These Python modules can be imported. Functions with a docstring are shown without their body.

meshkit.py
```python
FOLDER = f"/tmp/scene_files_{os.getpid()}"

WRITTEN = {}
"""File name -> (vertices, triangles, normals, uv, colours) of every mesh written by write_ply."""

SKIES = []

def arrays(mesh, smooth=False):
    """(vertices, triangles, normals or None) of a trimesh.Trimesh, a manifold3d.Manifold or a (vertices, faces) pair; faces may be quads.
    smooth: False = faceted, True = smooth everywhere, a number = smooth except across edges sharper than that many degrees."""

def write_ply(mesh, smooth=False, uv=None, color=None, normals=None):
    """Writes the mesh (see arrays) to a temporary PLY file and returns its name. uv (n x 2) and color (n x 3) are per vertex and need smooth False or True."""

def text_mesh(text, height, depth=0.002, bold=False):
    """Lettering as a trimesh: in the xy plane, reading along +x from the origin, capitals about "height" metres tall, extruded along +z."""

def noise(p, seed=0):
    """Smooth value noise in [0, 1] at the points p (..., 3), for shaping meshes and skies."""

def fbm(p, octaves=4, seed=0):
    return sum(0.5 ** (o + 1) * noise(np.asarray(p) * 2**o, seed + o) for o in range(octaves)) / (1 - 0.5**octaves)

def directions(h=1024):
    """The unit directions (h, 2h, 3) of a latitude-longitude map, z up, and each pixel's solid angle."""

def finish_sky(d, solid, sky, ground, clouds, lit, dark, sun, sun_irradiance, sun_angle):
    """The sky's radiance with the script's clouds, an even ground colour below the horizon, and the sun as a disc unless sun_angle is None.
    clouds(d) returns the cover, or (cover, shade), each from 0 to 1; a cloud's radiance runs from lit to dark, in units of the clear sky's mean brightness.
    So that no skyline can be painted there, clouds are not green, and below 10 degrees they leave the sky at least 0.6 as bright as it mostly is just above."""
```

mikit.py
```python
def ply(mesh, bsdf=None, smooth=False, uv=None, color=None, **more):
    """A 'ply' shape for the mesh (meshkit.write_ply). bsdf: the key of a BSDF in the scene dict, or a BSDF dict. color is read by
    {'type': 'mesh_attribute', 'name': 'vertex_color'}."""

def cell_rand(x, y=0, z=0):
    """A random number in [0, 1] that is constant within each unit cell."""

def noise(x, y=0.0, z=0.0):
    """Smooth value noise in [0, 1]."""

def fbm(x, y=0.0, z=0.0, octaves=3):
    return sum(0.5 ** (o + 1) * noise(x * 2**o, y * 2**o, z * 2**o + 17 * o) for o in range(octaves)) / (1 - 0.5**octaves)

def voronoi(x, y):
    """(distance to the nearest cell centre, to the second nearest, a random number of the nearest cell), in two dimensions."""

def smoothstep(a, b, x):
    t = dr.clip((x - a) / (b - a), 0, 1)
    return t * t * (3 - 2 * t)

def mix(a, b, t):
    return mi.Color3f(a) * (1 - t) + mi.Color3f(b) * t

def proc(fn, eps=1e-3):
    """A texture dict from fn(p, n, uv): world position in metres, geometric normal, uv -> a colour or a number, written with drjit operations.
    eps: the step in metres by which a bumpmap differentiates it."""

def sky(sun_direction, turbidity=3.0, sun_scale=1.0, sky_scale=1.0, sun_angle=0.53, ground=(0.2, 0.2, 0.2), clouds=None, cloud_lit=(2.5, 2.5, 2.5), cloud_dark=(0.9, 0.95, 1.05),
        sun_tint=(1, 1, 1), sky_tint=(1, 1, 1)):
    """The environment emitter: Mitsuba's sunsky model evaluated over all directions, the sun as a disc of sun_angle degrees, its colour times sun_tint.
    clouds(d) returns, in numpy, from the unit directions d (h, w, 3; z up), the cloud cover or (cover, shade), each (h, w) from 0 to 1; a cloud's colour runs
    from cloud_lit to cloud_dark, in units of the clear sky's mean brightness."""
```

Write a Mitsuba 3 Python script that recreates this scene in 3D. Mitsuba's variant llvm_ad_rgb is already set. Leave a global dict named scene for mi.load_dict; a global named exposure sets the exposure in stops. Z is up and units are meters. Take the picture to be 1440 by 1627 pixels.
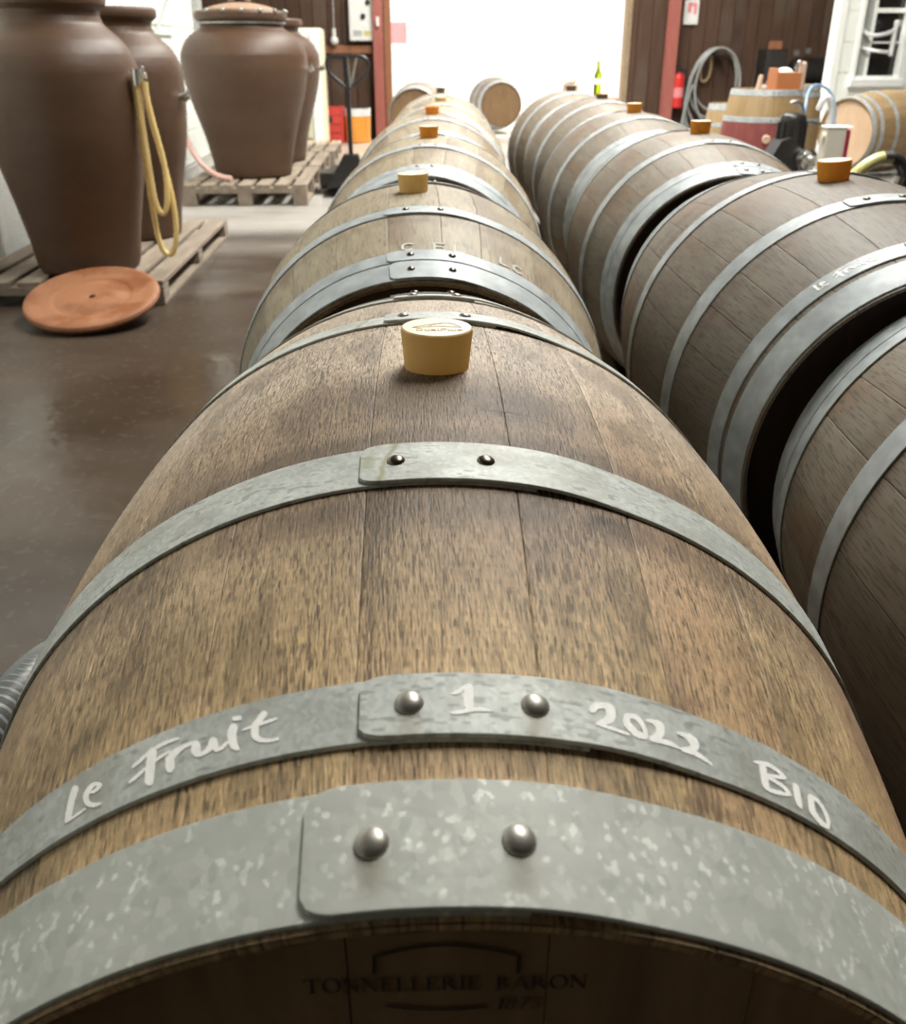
import math, json
import numpy as np
import trimesh
import drjit as dr
import mitsuba as mi
import shapely
from shapely.geometry import Polygon, Point, LineString, box as sbox
from shapely.ops import unary_union
import mikit, meshkit
from mikit import proc, noise, fbm, voronoi, cell_rand, smoothstep, mix

# ---------------------------------------------------------------- camera, sky, sun, lamps, exposure
T = mi.ScalarTransform4f
PI = math.pi
scene, labels = {'type': 'scene'}, {}
exposure = 0.75

CAM = np.array([-0.0193, -0.7189, 0.9818])
YAW, PITCH = math.radians(-2.956), math.radians(26.308)
FWD = np.array([-math.sin(YAW) * math.cos(PITCH), math.cos(YAW) * math.cos(PITCH), -math.sin(PITCH)])
scene['camera'] = {'type': 'thinlens', 'to_world': T().look_at(origin=CAM.tolist(), target=(CAM + FWD).tolist(), up=[0, 0, 1]),
                   'fov': 2 * math.degrees(math.atan(720 / 1476.4)), 'fov_axis': 'x', 'near_clip': 0.02, 'far_clip': 300.0,
                   'aperture_radius': 0.0013, 'focus_distance': 0.72}
SUN = (0.45, 0.60, 0.78)
SKY_CLOUD = lambda d: 0.9 * np.ones(d.shape[:2])
scene['sky'] = mikit.sky(SUN, turbidity=4.0, sun_scale=2.2, sky_scale=4.0, ground=(0.6, 0.59, 0.55), clouds=SKY_CLOUD,
                         cloud_lit=(2.2, 2.2, 2.15))
ROOF_LIGHT = (19.0, 18.6, 17.4)      # daylight through the translucent roof panels

# ---------------------------------------------------------------- helpers
RNG = np.random.default_rng(7)

def numbered(k):
    if k not in scene and k not in labels:
        return k
    i = 1
    while f'{k}_{i:03d}' in scene or f'{k}_{i:03d}' in labels:
        i += 1
    return f'{k}_{i:03d}'

def thing(name, label, cat, group=None, kind=None):
    k = numbered(name)
    labels[k] = {'label': label, 'category': cat}
    if group: labels[k]['group'] = group
    if kind: labels[k]['kind'] = kind
    return k

def add(name, mesh, bsdf, parent=None, smooth=30, uv=None, label=None, cat=None, group=None, kind=None, M=None, color=None, **more):
    k = numbered(f'{parent}__{name}' if parent else name)
    d = mikit.ply(mesh, bsdf, smooth=smooth, uv=uv, color=color, **more)
    if M is not None:
        d['to_world'] = T(np.asarray(M, float).tolist()) if not isinstance(M, T) else M
    scene[k] = d
    l = {}
    for a, b in (('label', label), ('category', cat), ('group', group), ('kind', kind)):
        if b: l[a] = b
    if l: labels[k] = l
    return k

def mat(pos=(0, 0, 0), yaw=0.0, tilt=0.0, roll=0.0):
    """yaw about z, then tilt about x, then roll about the local y axis."""
    def r(ax, a):
        return trimesh.transformations.rotation_matrix(a, ax)
    m = r([0, 0, 1], yaw) @ r([1, 0, 0], tilt) @ r([0, 1, 0], roll)
    m[:3, 3] = pos
    return m

def cat(ms):
    return trimesh.util.concatenate(ms)

def bx(x0, x1, y0, y1, z0, z1, c=0.0):
    """A box, its edges chamfered by c."""
    if c <= 0:
        m = trimesh.creation.box((x1 - x0, y1 - y0, z1 - z0))
        m.apply_translation(((x0 + x1) / 2, (y0 + y1) / 2, (z0 + z1) / 2))
        return m
    h = np.array([x1 - x0, y1 - y0, z1 - z0]) / 2
    c = min(c, 0.45 * h.min() * 2)
    P = []
    for s in np.ndindex(2, 2, 2):
        s = np.array(s) * 2 - 1
        for k in range(3):
            o = h - c
            o[k] = h[k]
            P.append(s * o)
    m = trimesh.Trimesh(P).convex_hull
    m.apply_translation(((x0 + x1) / 2, (y0 + y1) / 2, (z0 + z1) / 2))
    return m

def lathe(prof, n=48, cap=True):
    """prof: list of (r, z); revolved about z."""
    p = np.array(prof, float)
    return trimesh.creation.revolve(p, sections=n)

def smoothcurve(pts, n=60):
    from scipy.interpolate import CubicSpline
    p = np.array(pts, float)
    d = np.r_[0, np.cumsum(np.linalg.norm(np.diff(p, axis=0), axis=1) ** 0.5)]
    return CubicSpline(d, p)(np.linspace(0, d[-1], n))

def tube(pts, r, sides=10, n=60, spline=True, radii=None, closed_ends=True):
    p = smoothcurve(pts, n) if spline else np.array(pts, float)
    t = np.gradient(p, axis=0)
    t /= np.linalg.norm(t, axis=1, keepdims=True)
    a = np.cross(t[0], [0.3, 0.5, 0.8]); a /= np.linalg.norm(a)
    A = []
    for i in range(len(p)):
        a = a - t[i] * (a @ t[i]); a /= np.linalg.norm(a)
        A.append(a)
    A = np.array(A); B = np.cross(t, A)
    ang = np.arange(sides) * 2 * PI / sides
    rr = np.full(len(p), r) if radii is None else np.asarray(radii)
    v = p[:, None] + rr[:, None, None] * (np.cos(ang)[None, :, None] * A[:, None] + np.sin(ang)[None, :, None] * B[:, None])
    N = len(p)
    i, j = np.meshgrid(np.arange(N - 1), np.arange(sides), indexing='ij')
    q = np.stack([i * sides + j, i * sides + (j + 1) % sides, (i + 1) * sides + (j + 1) % sides, (i + 1) * sides + j], -1).reshape(-1, 4)
    f = np.vstack([q[:, [0, 1, 2]], q[:, [0, 2, 3]]])
    v = v.reshape(-1, 3)
    c0, c1 = len(v), len(v) + 1
    v = np.vstack([v, p[:1], p[-1:]])
    js = np.arange(sides)
    f = np.vstack([f, np.stack([(js + 1) % sides, js, js * 0 + c0], 1), np.stack([(N - 1) * sides + js, (N - 1) * sides + (js + 1) % sides, js * 0 + c1], 1)])
    return trimesh.Trimesh(v, f, process=False)

def polys(g):
    return [q for q in getattr(g, 'geoms', [g]) if q.geom_type == 'Polygon' and q.area > 1e-12]

def extrude(g, h):
    return cat([trimesh.creation.extrude_polygon(q, h, engine='earcut') for q in polys(g)])

# ---------------------------------------------------------------- materials
def two(d): return {'type': 'twosided', 'bsdf': d}
def pbr(col, rough=0.6, metal=0.0, **k):
    c = col if isinstance(col, dict) else {'type': 'rgb', 'value': list(col)}
    d = {'type': 'principled', 'base_color': c, 'roughness': rough if not isinstance(rough, dict) else rough, 'metallic': metal}
    d.update(k)
    return d
def bump(d, fn, scale, eps=4e-4):
    return {'type': 'bumpmap', 'arbitrary': proc(fn, eps), 'scale': scale, 'bsdf': d}

# uv of every stave: u = 64 * barrel + stave + (metres across), v = metres along the axis + 0.5
def stave_ids(uv):
    s = dr.floor(uv.x); b = dr.floor(uv.x / 64.0)
    return s, b, uv.x - s

def pores(u, v, s):
    # short dark vessels running along the stave
    a = noise(u * 1900.0 + s * 3.1, v * 150.0, s)
    b = noise(u * 2700.0 + s * 7.7, v * 230.0 + 4.0, s + 9.0)
    c = noise(u * 1250.0, v * 75.0, s + 3.0)
    dens = fbm(u * 26.0, v * 4.0, s + 1.0, 2)
    return smoothstep(0.54, 0.76, a + 0.30 * (dens - 0.5)) * 0.62 + smoothstep(0.56, 0.82, b) * 0.42 + smoothstep(0.60, 0.90, c + 0.3 * (dens - 0.5)) * 0.40

def gauss(x, w): return dr.exp(-dr.square(x / w))

def oak_near_col(p, n, uv):
    s, b, u = stave_ids(uv); v = uv.y
    y = v - 0.5
    t = cell_rand(s, 3.0)
    big = fbm(u * 9.0 + s * 5.0, v * 3.5, s, 3)
    med = fbm(u * 60.0, v * 11.0 + s, s, 3)
    fine = noise(u * 2000.0, v * 200.0, s + 20.0)
    x = (s - 12.5 + u / 0.087) * 0.087          # rough distance from the crown of the barrel
    tan = mi.Color3f(0.52, 0.38, 0.24); gold = mi.Color3f(0.57, 0.40, 0.20)
    grey = mi.Color3f(0.52, 0.43, 0.335); red = mi.Color3f(0.42, 0.255, 0.15); dark = mi.Color3f(0.085, 0.056, 0.036)
    c = mix(tan, grey, smoothstep(-0.12, 0.06, y) * 0.85)
    c = mix(c, gold, smoothstep(-0.20, -0.36, y) * 0.8)
    c = mix(c, red, smoothstep(0.45, 0.75, big) * 0.55 * smoothstep(0.02, -0.15, y))
    c = c * (0.90 + 0.16 * t) * (0.86 + 0.28 * med)
    # old spills: round the bung, and where wine has run along the bilge hoops
    edge = 0.5 * (fbm(u * 30.0 + s, v * 22.0, s, 3) - 0.5)
    spill = gauss(y + 0.065, 0.055) * gauss(x, 0.085) * 0.75 + gauss(y + 0.148, 0.020) * 0.75 * gauss(x, 0.30) + gauss(y + 0.226, 0.024) * 0.75 * gauss(x - 0.02, 0.34) + gauss(y + 0.27, 0.05) * 0.4 * gauss(x, 0.09)
    spill += gauss(y + 0.32, 0.05) * gauss(x + 0.16, 0.05) * 0.35
    spill += gauss(y + 0.09, 0.06) * gauss(x, 0.22) * 0.45
    c = mix(c, dark, dr.clip(spill * (1 + 1.6 * edge), 0, 0.82))
    blot = smoothstep(0.60, 0.74, fbm(u * 35.0 + 3.0 * s, v * 14.0, s + 40.0, 3)) * 0.35
    c = mix(c, dark, blot)
    # knots and nicks
    def nick(y0, x0, wy, wx): return gauss(y - y0 + 0.004 * (noise(u * 500.0, v * 60.0, s) - 0.5), wy) * gauss(x - x0, wx)
    k = nick(-0.093, 0.047, 0.0018, 0.013) + nick(-0.283, 0.124, 0.003, 0.004) + nick(-0.222, 0.097, 0.006, 0.010) * 0.8 + nick(-0.10, 0.075, 0.001, 0.014) * 0.6 + nick(-0.345, -0.205, 0.008, 0.014) * 0.5
    c = mix(c, dark * 0.4, dr.clip(k, 0, 0.9))
    c = c * (0.72 + 0.60 * fine)
    return mix(c, mi.Color3f(0.05, 0.032, 0.02), dr.clip(pores(u, v, s), 0, 1) * 0.85)

def oak_near_bump(p, n, uv):
    s, b, u = stave_ids(uv); v = uv.y
    return 0.5 - 0.5 * pores(u, v, s) + 0.35 * noise(u * 900.0, v * 80.0, s)

def oak_far_col(p, n, uv):
    s, b, u = stave_ids(uv); v = uv.y
    y = v - 0.5
    t = cell_rand(s, 3.0); tb = cell_rand(b, 8.0)
    big = fbm(u * 9.0 + s * 5.0, v * 4.0, s, 3)
    med = fbm(u * 120.0, v * 14.0 + s, s, 3)
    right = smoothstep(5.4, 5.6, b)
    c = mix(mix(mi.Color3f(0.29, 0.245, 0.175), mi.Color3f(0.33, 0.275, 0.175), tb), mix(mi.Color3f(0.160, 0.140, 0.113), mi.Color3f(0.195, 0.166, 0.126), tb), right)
    c = mix(c, mi.Color3f(0.21, 0.135, 0.08), smoothstep(0.5, 0.75, big) * 0.6)
    c = c * (0.88 + 0.2 * t) * (0.82 + 0.36 * med)
    spill = gauss(y, 0.10) * 0.25 + gauss(dr.abs(y) - 0.165, 0.02) * 0.35 + gauss(dr.abs(y) - 0.235, 0.02) * 0.4
    c = mix(c, mi.Color3f(0.10, 0.066, 0.045), dr.clip(spill + 0.8 * (big - 0.5), 0, 0.7))
    return mix(c, mi.Color3f(0.07, 0.045, 0.03), smoothstep(0.55, 0.8, noise(u * 700.0, v * 50.0, s)) * 0.45)

def oak_new_col(p, n, uv):
    s, b, u = stave_ids(uv); v = uv.y
    c = mix(mi.Color3f(0.27, 0.18, 0.085), mi.Color3f(0.33, 0.23, 0.125), cell_rand(s, 3.0))
    return c * (0.8 + 0.4 * fbm(u * 90.0, v * 9.0 + s, s, 3))

def oak_head_col(p, n, uv):
    a = fbm(p.x * 90.0, p.y * 90.0, p.z * 9.0, 3)
    c = mix(mi.Color3f(0.22, 0.14, 0.075), mi.Color3f(0.34, 0.235, 0.135), a)
    st = smoothstep(0.55, 0.7, fbm(p.x * 14.0, p.y * 3.0, p.z * 1.5, 2))
    return mix(c, mi.Color3f(0.075, 0.06, 0.055), st * 0.75)

scene['oak_near'] = bump(pbr(proc(oak_near_col), 0.62, specular=0.35), oak_near_bump, 0.0005)
scene['oak_far'] = pbr(proc(oak_far_col), 0.6, specular=0.3)
scene['oak_new'] = pbr(proc(oak_new_col), 0.55, specular=0.3)
scene['oak_head'] = pbr(proc(oak_head_col), 0.7, specular=0.25)
scene['oak_head_shaded'] = pbr(proc(lambda p, n, uv: mix((0.030, 0.020, 0.015), (0.055, 0.038, 0.027), fbm(p.x * 60, p.y * 60, p.z * 8, 3))), 0.7, specular=0.2)  # dark brown row heads, shade of the gaps between barrels put into the colour
scene['oak_head_new'] = pbr(proc(lambda p, n, uv: mix((0.48, 0.32, 0.20), (0.60, 0.43, 0.29), fbm(p.x * 25, p.y * 25, p.z * 6, 3))), 0.6)
scene['oak_head_pale'] = pbr(proc(lambda p, n, uv: mix((0.15, 0.085, 0.038), (0.22, 0.135, 0.068), fbm(p.x * 25, p.y * 25, p.z * 6, 3))), 0.6)
def painted_col(p, n, uv):
    s, b, u = stave_ids(uv)
    c = mix((0.17, 0.042, 0.040), (0.24, 0.070, 0.062), fbm(u * 40, uv.y * 12, s, 3))
    e = uv.y - 0.5 + 0.006 * (noise(u * 200, s, 0.0) - 0.5)
    return mix(oak_new_col(p, n, uv), c, smoothstep(-0.162, -0.158, e) * smoothstep(0.167, 0.163, e))
scene['oak_painted'] = pbr(proc(painted_col), 0.58, specular=0.3)

# galvanised steel: uv = metres along the hoop and across it
def spangle(u, v, size):
    wx = 0.6 * (fbm(u / size * 1.3, v / size * 1.3, 2.0, 2) - 0.5)
    d1, d2, r = voronoi(u / size + wx, v / size - wx)
    e1, e2, q = voronoi(u / size * 2.1 + 9.0, v / size * 2.1 + 5.0 + wx)
    return r, q, d2 - d1
def galv_big(p, n, uv):
    r, q, e = spangle(uv.x, uv.y, 0.0058)
    base = fbm(uv.x * 30, uv.y * 60, 1.0, 3)
    k = 0.44 + 0.08 * base + 0.06 * smoothstep(0.72, 0.95, r) + 0.24 * smoothstep(0.82, 0.93, q) * smoothstep(0.35, 0.6, base) - 0.04 * smoothstep(0.2, 0.0, r)
    rust_shade = sum(gauss(uv.x - (1.6074 + 0.3375 * q), 0.007) * smoothstep(-0.452, -0.460, uv.y) * smoothstep(-0.4815, -0.470, uv.y) for q in (0.093, 0.289)) * (0.5 + base)  # brown stain below the rivets, with their cast shadow painted in
    return mix(mi.Color3f(1.02, 1.06, 0.96) * k, mi.Color3f(0.20, 0.16, 0.10), dr.clip(rust_shade, 0, 1) * 0.5)
def galv_fine(p, n, uv):
    r, q, e = spangle(uv.x, uv.y, 0.0026)
    base = fbm(uv.x * 40, uv.y * 70, 5.0, 3)
    scr = smoothstep(0.66, 0.8, noise(uv.x * 160, uv.y * 520, 3.0)) * smoothstep(0.4, 0.6, base)
    k = 0.46 + 0.20 * (base - 0.5) + 0.10 * (r - 0.5) - 0.16 * scr
    dirt = smoothstep(0.55, 0.75, fbm(uv.x * 22, uv.y * 40, 11.0, 3))
    c = mix(mi.Color3f(1.0, 1.05, 0.98) * k, mi.Color3f(0.26, 0.25, 0.19), dirt * 0.35)
    # olive drips by the lap of the bilge hoop, brown stain and painted shadow under the neck hoop's rivets
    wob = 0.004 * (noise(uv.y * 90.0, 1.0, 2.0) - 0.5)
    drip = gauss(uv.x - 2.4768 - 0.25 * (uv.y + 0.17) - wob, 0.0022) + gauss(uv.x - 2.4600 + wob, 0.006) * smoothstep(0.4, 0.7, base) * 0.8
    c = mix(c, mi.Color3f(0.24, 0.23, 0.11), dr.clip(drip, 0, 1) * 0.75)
    rust_shade = sum(gauss(uv.x - (1.8414 + 0.3375 * q), 0.006) * smoothstep(-0.386, -0.394, uv.y) for q in (0.072, 0.256))
    return mix(c, mi.Color3f(0.24, 0.19, 0.11), dr.clip(rust_shade, 0, 1) * 0.4)
def galv_bump(p, n, uv):
    return fbm(uv.x * 150, uv.y * 150, 0.0, 2) + 0.25 * noise(uv.x * 900, uv.y * 900)
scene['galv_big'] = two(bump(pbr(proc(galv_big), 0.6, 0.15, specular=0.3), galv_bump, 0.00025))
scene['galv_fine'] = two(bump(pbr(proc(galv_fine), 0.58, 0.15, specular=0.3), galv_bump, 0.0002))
scene['galv_far'] = two(pbr(proc(lambda p, n, uv: mi.Color3f(0.92, 1.0, 1.02) * (0.36 + 0.25 * (fbm(uv.x * 40, uv.y * 40, 3.0, 3) - 0.4))), 0.55, 0.15, specular=0.3))
scene['rivet_steel'] = pbr((0.36, 0.34, 0.30), 0.38, 0.6)
scene['rivet_dark'] = pbr((0.16, 0.13, 0.10), 0.28, 0.9)
scene['chalk_paint'] = two(pbr(proc(lambda p, n, uv: mi.Color3f(0.95, 0.95, 0.91) * (0.90 + 0.14 * noise(p.x * 900, p.y * 80, p.z * 900))), 0.6))
scene['chalk_faint'] = two(pbr((0.55, 0.54, 0.48), 0.8))
scene['brand_ink'] = two(pbr((0.028, 0.019, 0.014), 0.7))
scene['silicone_cream'] = {'type': 'principledthin', 'base_color': {'type': 'rgb', 'value': [0.88, 0.69, 0.35]}, 'roughness': 0.42, 'diff_trans': 0.9, 'eta': 1.4}
scene['silicone_top_lit'] = pbr((0.80, 0.72, 0.50), 0.45)  # paler than the body: light reflected off the top is put into the colour
scene['silicone_amber_backlit'] = {'type': 'principledthin', 'base_color': {'type': 'rgb', 'value': [0.86, 0.46, 0.1]}, 'roughness': 0.42, 'diff_trans': 0.9, 'eta': 1.4}  # variant for far bungs, orange of the backlight put into the base colour
scene['silicone_brown'] = pbr((0.10, 0.07, 0.045), 0.5)
scene['bung_print'] = two(pbr((0.42, 0.30, 0.14), 0.5))

# the building
def floor_col(p, n, uv):
    a = fbm(p.x * 1.1, p.y * 2.6, 0.0, 4); b = fbm(p.x * 9, p.y * 9, 3.0, 3)
    w = smoothstep(0.4, 0.62, fbm(p.x * 0.7 + 5, p.y * 2.2, 7.0, 3))
    c = mix(mi.Color3f(0.034, 0.023, 0.015), mi.Color3f(0.072, 0.051, 0.035), a * 0.7 + b * 0.3)
    c = mix(c, mi.Color3f(0.036, 0.026, 0.019), w * 0.7)
    speck = smoothstep(0.80, 0.86, noise(p.x * 60, p.y * 60, 2.0)) * 0.35
    far_glare = smoothstep(3.6, 6.0, p.y + 1.6 * (a - 0.5))  # far floor lightened: doorway reflection painted into the base colour
    c = mix(c, mi.Color3f(0.42, 0.40, 0.37), far_glare * (0.45 + 0.5 * a))
    return mix(c, mi.Color3f(0.3, 0.28, 0.25), speck * 0.12)
def floor_rough(p, n, uv):
    w = smoothstep(0.38, 0.66, fbm(p.x * 0.8 + 2, p.y * 2.4, 4.0, 3))
    return 0.40 - 0.24 * w + 0.06 * noise(p.x * 40, p.y * 40)
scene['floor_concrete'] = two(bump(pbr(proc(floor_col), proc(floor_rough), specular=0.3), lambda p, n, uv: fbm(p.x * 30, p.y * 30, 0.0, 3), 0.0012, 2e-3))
def plank_col(p, n, uv):
    s = dr.floor(uv.x)
    t = cell_rand(s, 5.0)
    g = fbm(p.x * 60 + 9 * t, p.y * 60, p.z * 2.2 + 20 * t, 3)
    c = mix(mi.Color3f(0.045, 0.024, 0.016), mi.Color3f(0.125, 0.070, 0.044), g * 0.7 + 0.3 * t)
    return mix(c, mi.Color3f(0.13, 0.10, 0.08), smoothstep(0.5, 0.75, fbm(p.x * 3, p.y * 3, p.z * 1.5 + t * 9, 3)) * 0.4)
scene['dark_plank'] = pbr(proc(plank_col), 0.7, specular=0.3)
scene['jamb_wood'] = pbr(proc(lambda p, n, uv: mix((0.24, 0.095, 0.045), (0.36, 0.16, 0.08), fbm(p.x * 40, p.y * 40, p.z * 2, 3))), 0.6)
scene['red_steel'] = pbr(proc(lambda p, n, uv: mix((0.30, 0.085, 0.07), (0.40, 0.14, 0.11), fbm(p.x * 8, p.y * 8, p.z * 3, 3))), 0.4, specular=0.5)
scene['white_panel'] = two(pbr(proc(lambda p, n, uv: mix((0.88, 0.90, 0.86), (0.80, 0.83, 0.78), fbm(p.x * 3, p.y * 3, p.z * 3, 3))), 0.45))
scene['roof_dark'] = two(pbr((0.05, 0.038, 0.028), 0.8))
scene['plaster'] = two(pbr((0.07, 0.05, 0.036), 0.8))
scene['outside_ground'] = two(pbr(proc(lambda p, n, uv: mix((0.62, 0.60, 0.54), (0.72, 0.70, 0.64), fbm(p.x, p.y, 0.0, 3))), 0.9))
scene['outside_wall'] = two(pbr((0.82, 0.81, 0.76), 0.9))
scene['timber'] = pbr(proc(lambda p, n, uv: mix((0.24, 0.17, 0.10), (0.36, 0.27, 0.17), fbm(p.x * 20, p.y * 20, p.z * 20, 3))), 0.75)
scene['pallet_wood'] = pbr(proc(lambda p, n, uv: mix((0.13, 0.10, 0.072), (0.30, 0.245, 0.19), fbm(p.x * 30, p.y * 5, p.z * 20, 3))), 0.75)
def clay(p, n, uv):
    a = fbm(p.x * 3, p.y * 3, p.z * 7, 4); b = fbm(p.x * 30, p.y * 30, p.z * 30, 2)
    return mix(mi.Color3f(0.060, 0.030, 0.016), mi.Color3f(0.105, 0.058, 0.033), a * 0.75 + 0.25 * b)
scene['clay'] = bump(pbr(proc(clay), 0.5, specular=0.45), lambda p, n, uv: fbm(p.x * 40, p.y * 40, p.z * 40, 3), 0.001, 1e-3)
def terracotta(p, n, uv):
    a = fbm(p.x * 9, p.y * 9, p.z * 9, 4)
    return mix(mi.Color3f(0.20, 0.068, 0.023), mi.Color3f(0.29, 0.125, 0.058), smoothstep(0.4, 0.65, a))
scene['terracotta'] = bump(pbr(proc(terracotta), 0.6), lambda p, n, uv: fbm(p.x * 60, p.y * 60, p.z * 60, 3), 0.0008, 1e-3)
scene['clay_pale'] = pbr((0.30, 0.20, 0.135), 0.6)
scene['steel'] = pbr((0.62, 0.62, 0.60), 0.25, 1.0)
scene['satin_chrome'] = pbr((0.66, 0.66, 0.66), 0.35, 0.4)
scene['dull_steel'] = pbr((0.40, 0.40, 0.38), 0.4, 0.9)
scene['black_paint'] = pbr((0.018, 0.016, 0.015), 0.35)
scene['grey_paint'] = pbr((0.42, 0.43, 0.41), 0.45)
scene['black_rubber'] = pbr((0.012, 0.012, 0.012), 0.6)
scene['hose_amber'] = pbr((0.80, 0.60, 0.24), 0.28, specular=0.6, clearcoat=0.4)
scene['hose_yellow'] = pbr((0.58, 0.53, 0.22), 0.25, specular=0.6)
scene['hose_grey'] = pbr((0.30, 0.31, 0.30), 0.4)
scene['hose_ribbed'] = pbr((0.13, 0.14, 0.135), 0.4, specular=0.6)
scene['hose_clear'] = pbr((0.70, 0.72, 0.72), 0.2, specular=0.7)
scene['rope_tan'] = pbr((0.38, 0.28, 0.15), 0.8)
scene['hose_blue'] = pbr((0.25, 0.40, 0.60), 0.35)
scene['hose_pink'] = pbr((0.66, 0.42, 0.36), 0.35)
scene['signal_red'] = pbr((0.62, 0.03, 0.03), 0.35)
scene['crate_red'] = pbr((0.55, 0.055, 0.04), 0.45)
scene['crate_orange'] = pbr((0.75, 0.30, 0.045), 0.5)
scene['white_plastic'] = pbr((0.76, 0.77, 0.75), 0.4)
scene['cream_paint'] = pbr((0.58, 0.58, 0.42), 0.5)
scene['beige_box'] = pbr((0.50, 0.47, 0.40), 0.5)
scene['maroon'] = pbr((0.26, 0.012, 0.04), 0.45)
scene['box_orange'] = pbr((0.36, 0.13, 0.045), 0.6)
scene['pale_wood'] = pbr((0.50, 0.35, 0.26), 0.6)
scene['window_dark'] = pbr((0.012, 0.011, 0.010), 0.12, specular=0.6)
scene['dark_metal'] = pbr((0.045, 0.042, 0.04), 0.45, 0.3)
scene['bottle_glass'] = {'type': 'principled', 'base_color': {'type': 'rgb', 'value': [0.45, 0.62, 0.03]}, 'roughness': 0.03, 'spec_trans': 0.92, 'eta': 1.5}
scene['paper_white'] = pbr((0.78, 0.77, 0.74), 0.7)
scene['banner_cloth'] = {'type': 'principledthin', 'base_color': {'type': 'rgb', 'value': [0.88, 0.50, 0.52]}, 'roughness': 0.7, 'diff_trans': 1.0}
scene['banner_pink'] = two(pbr((0.70, 0.24, 0.25), 0.7))

# ---------------------------------------------------------------- the setting: floor, walls, roof, doorway
def struct(name, mesh, m, label=None, smooth=False, **k):
    return add(name, mesh, m, smooth=smooth, kind='structure', label=label, **k)

X0, X1, Y0, Y1, ROOF = -4.5, 7.5, -5.0, 12.0, 4.6
DOOR_L, DOOR_R, DOOR_H = -0.118, 2.76, 3.6
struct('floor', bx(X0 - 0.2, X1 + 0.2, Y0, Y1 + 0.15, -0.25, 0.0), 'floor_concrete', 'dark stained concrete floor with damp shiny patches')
struct('ground', bx(-40, 40, Y1 + 0.16, 70, -0.3, -0.03), 'outside_ground', 'pale sunlit yard outside the open doorway')
struct('wall_back', cat([bx(X0, DOOR_L - 0.03, Y1 + 0.05, Y1 + 0.15, 0, ROOF), bx(DOOR_R + 0.02, X1, Y1 + 0.05, Y1 + 0.15, 0, ROOF), bx(DOOR_L - 0.03, DOOR_R + 0.02, Y1 + 0.05, Y1 + 0.15, DOOR_H, ROOF)]), 'dark_plank', 'dark brown boarded wall around the bright doorway')
pl = []
x = X0
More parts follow.
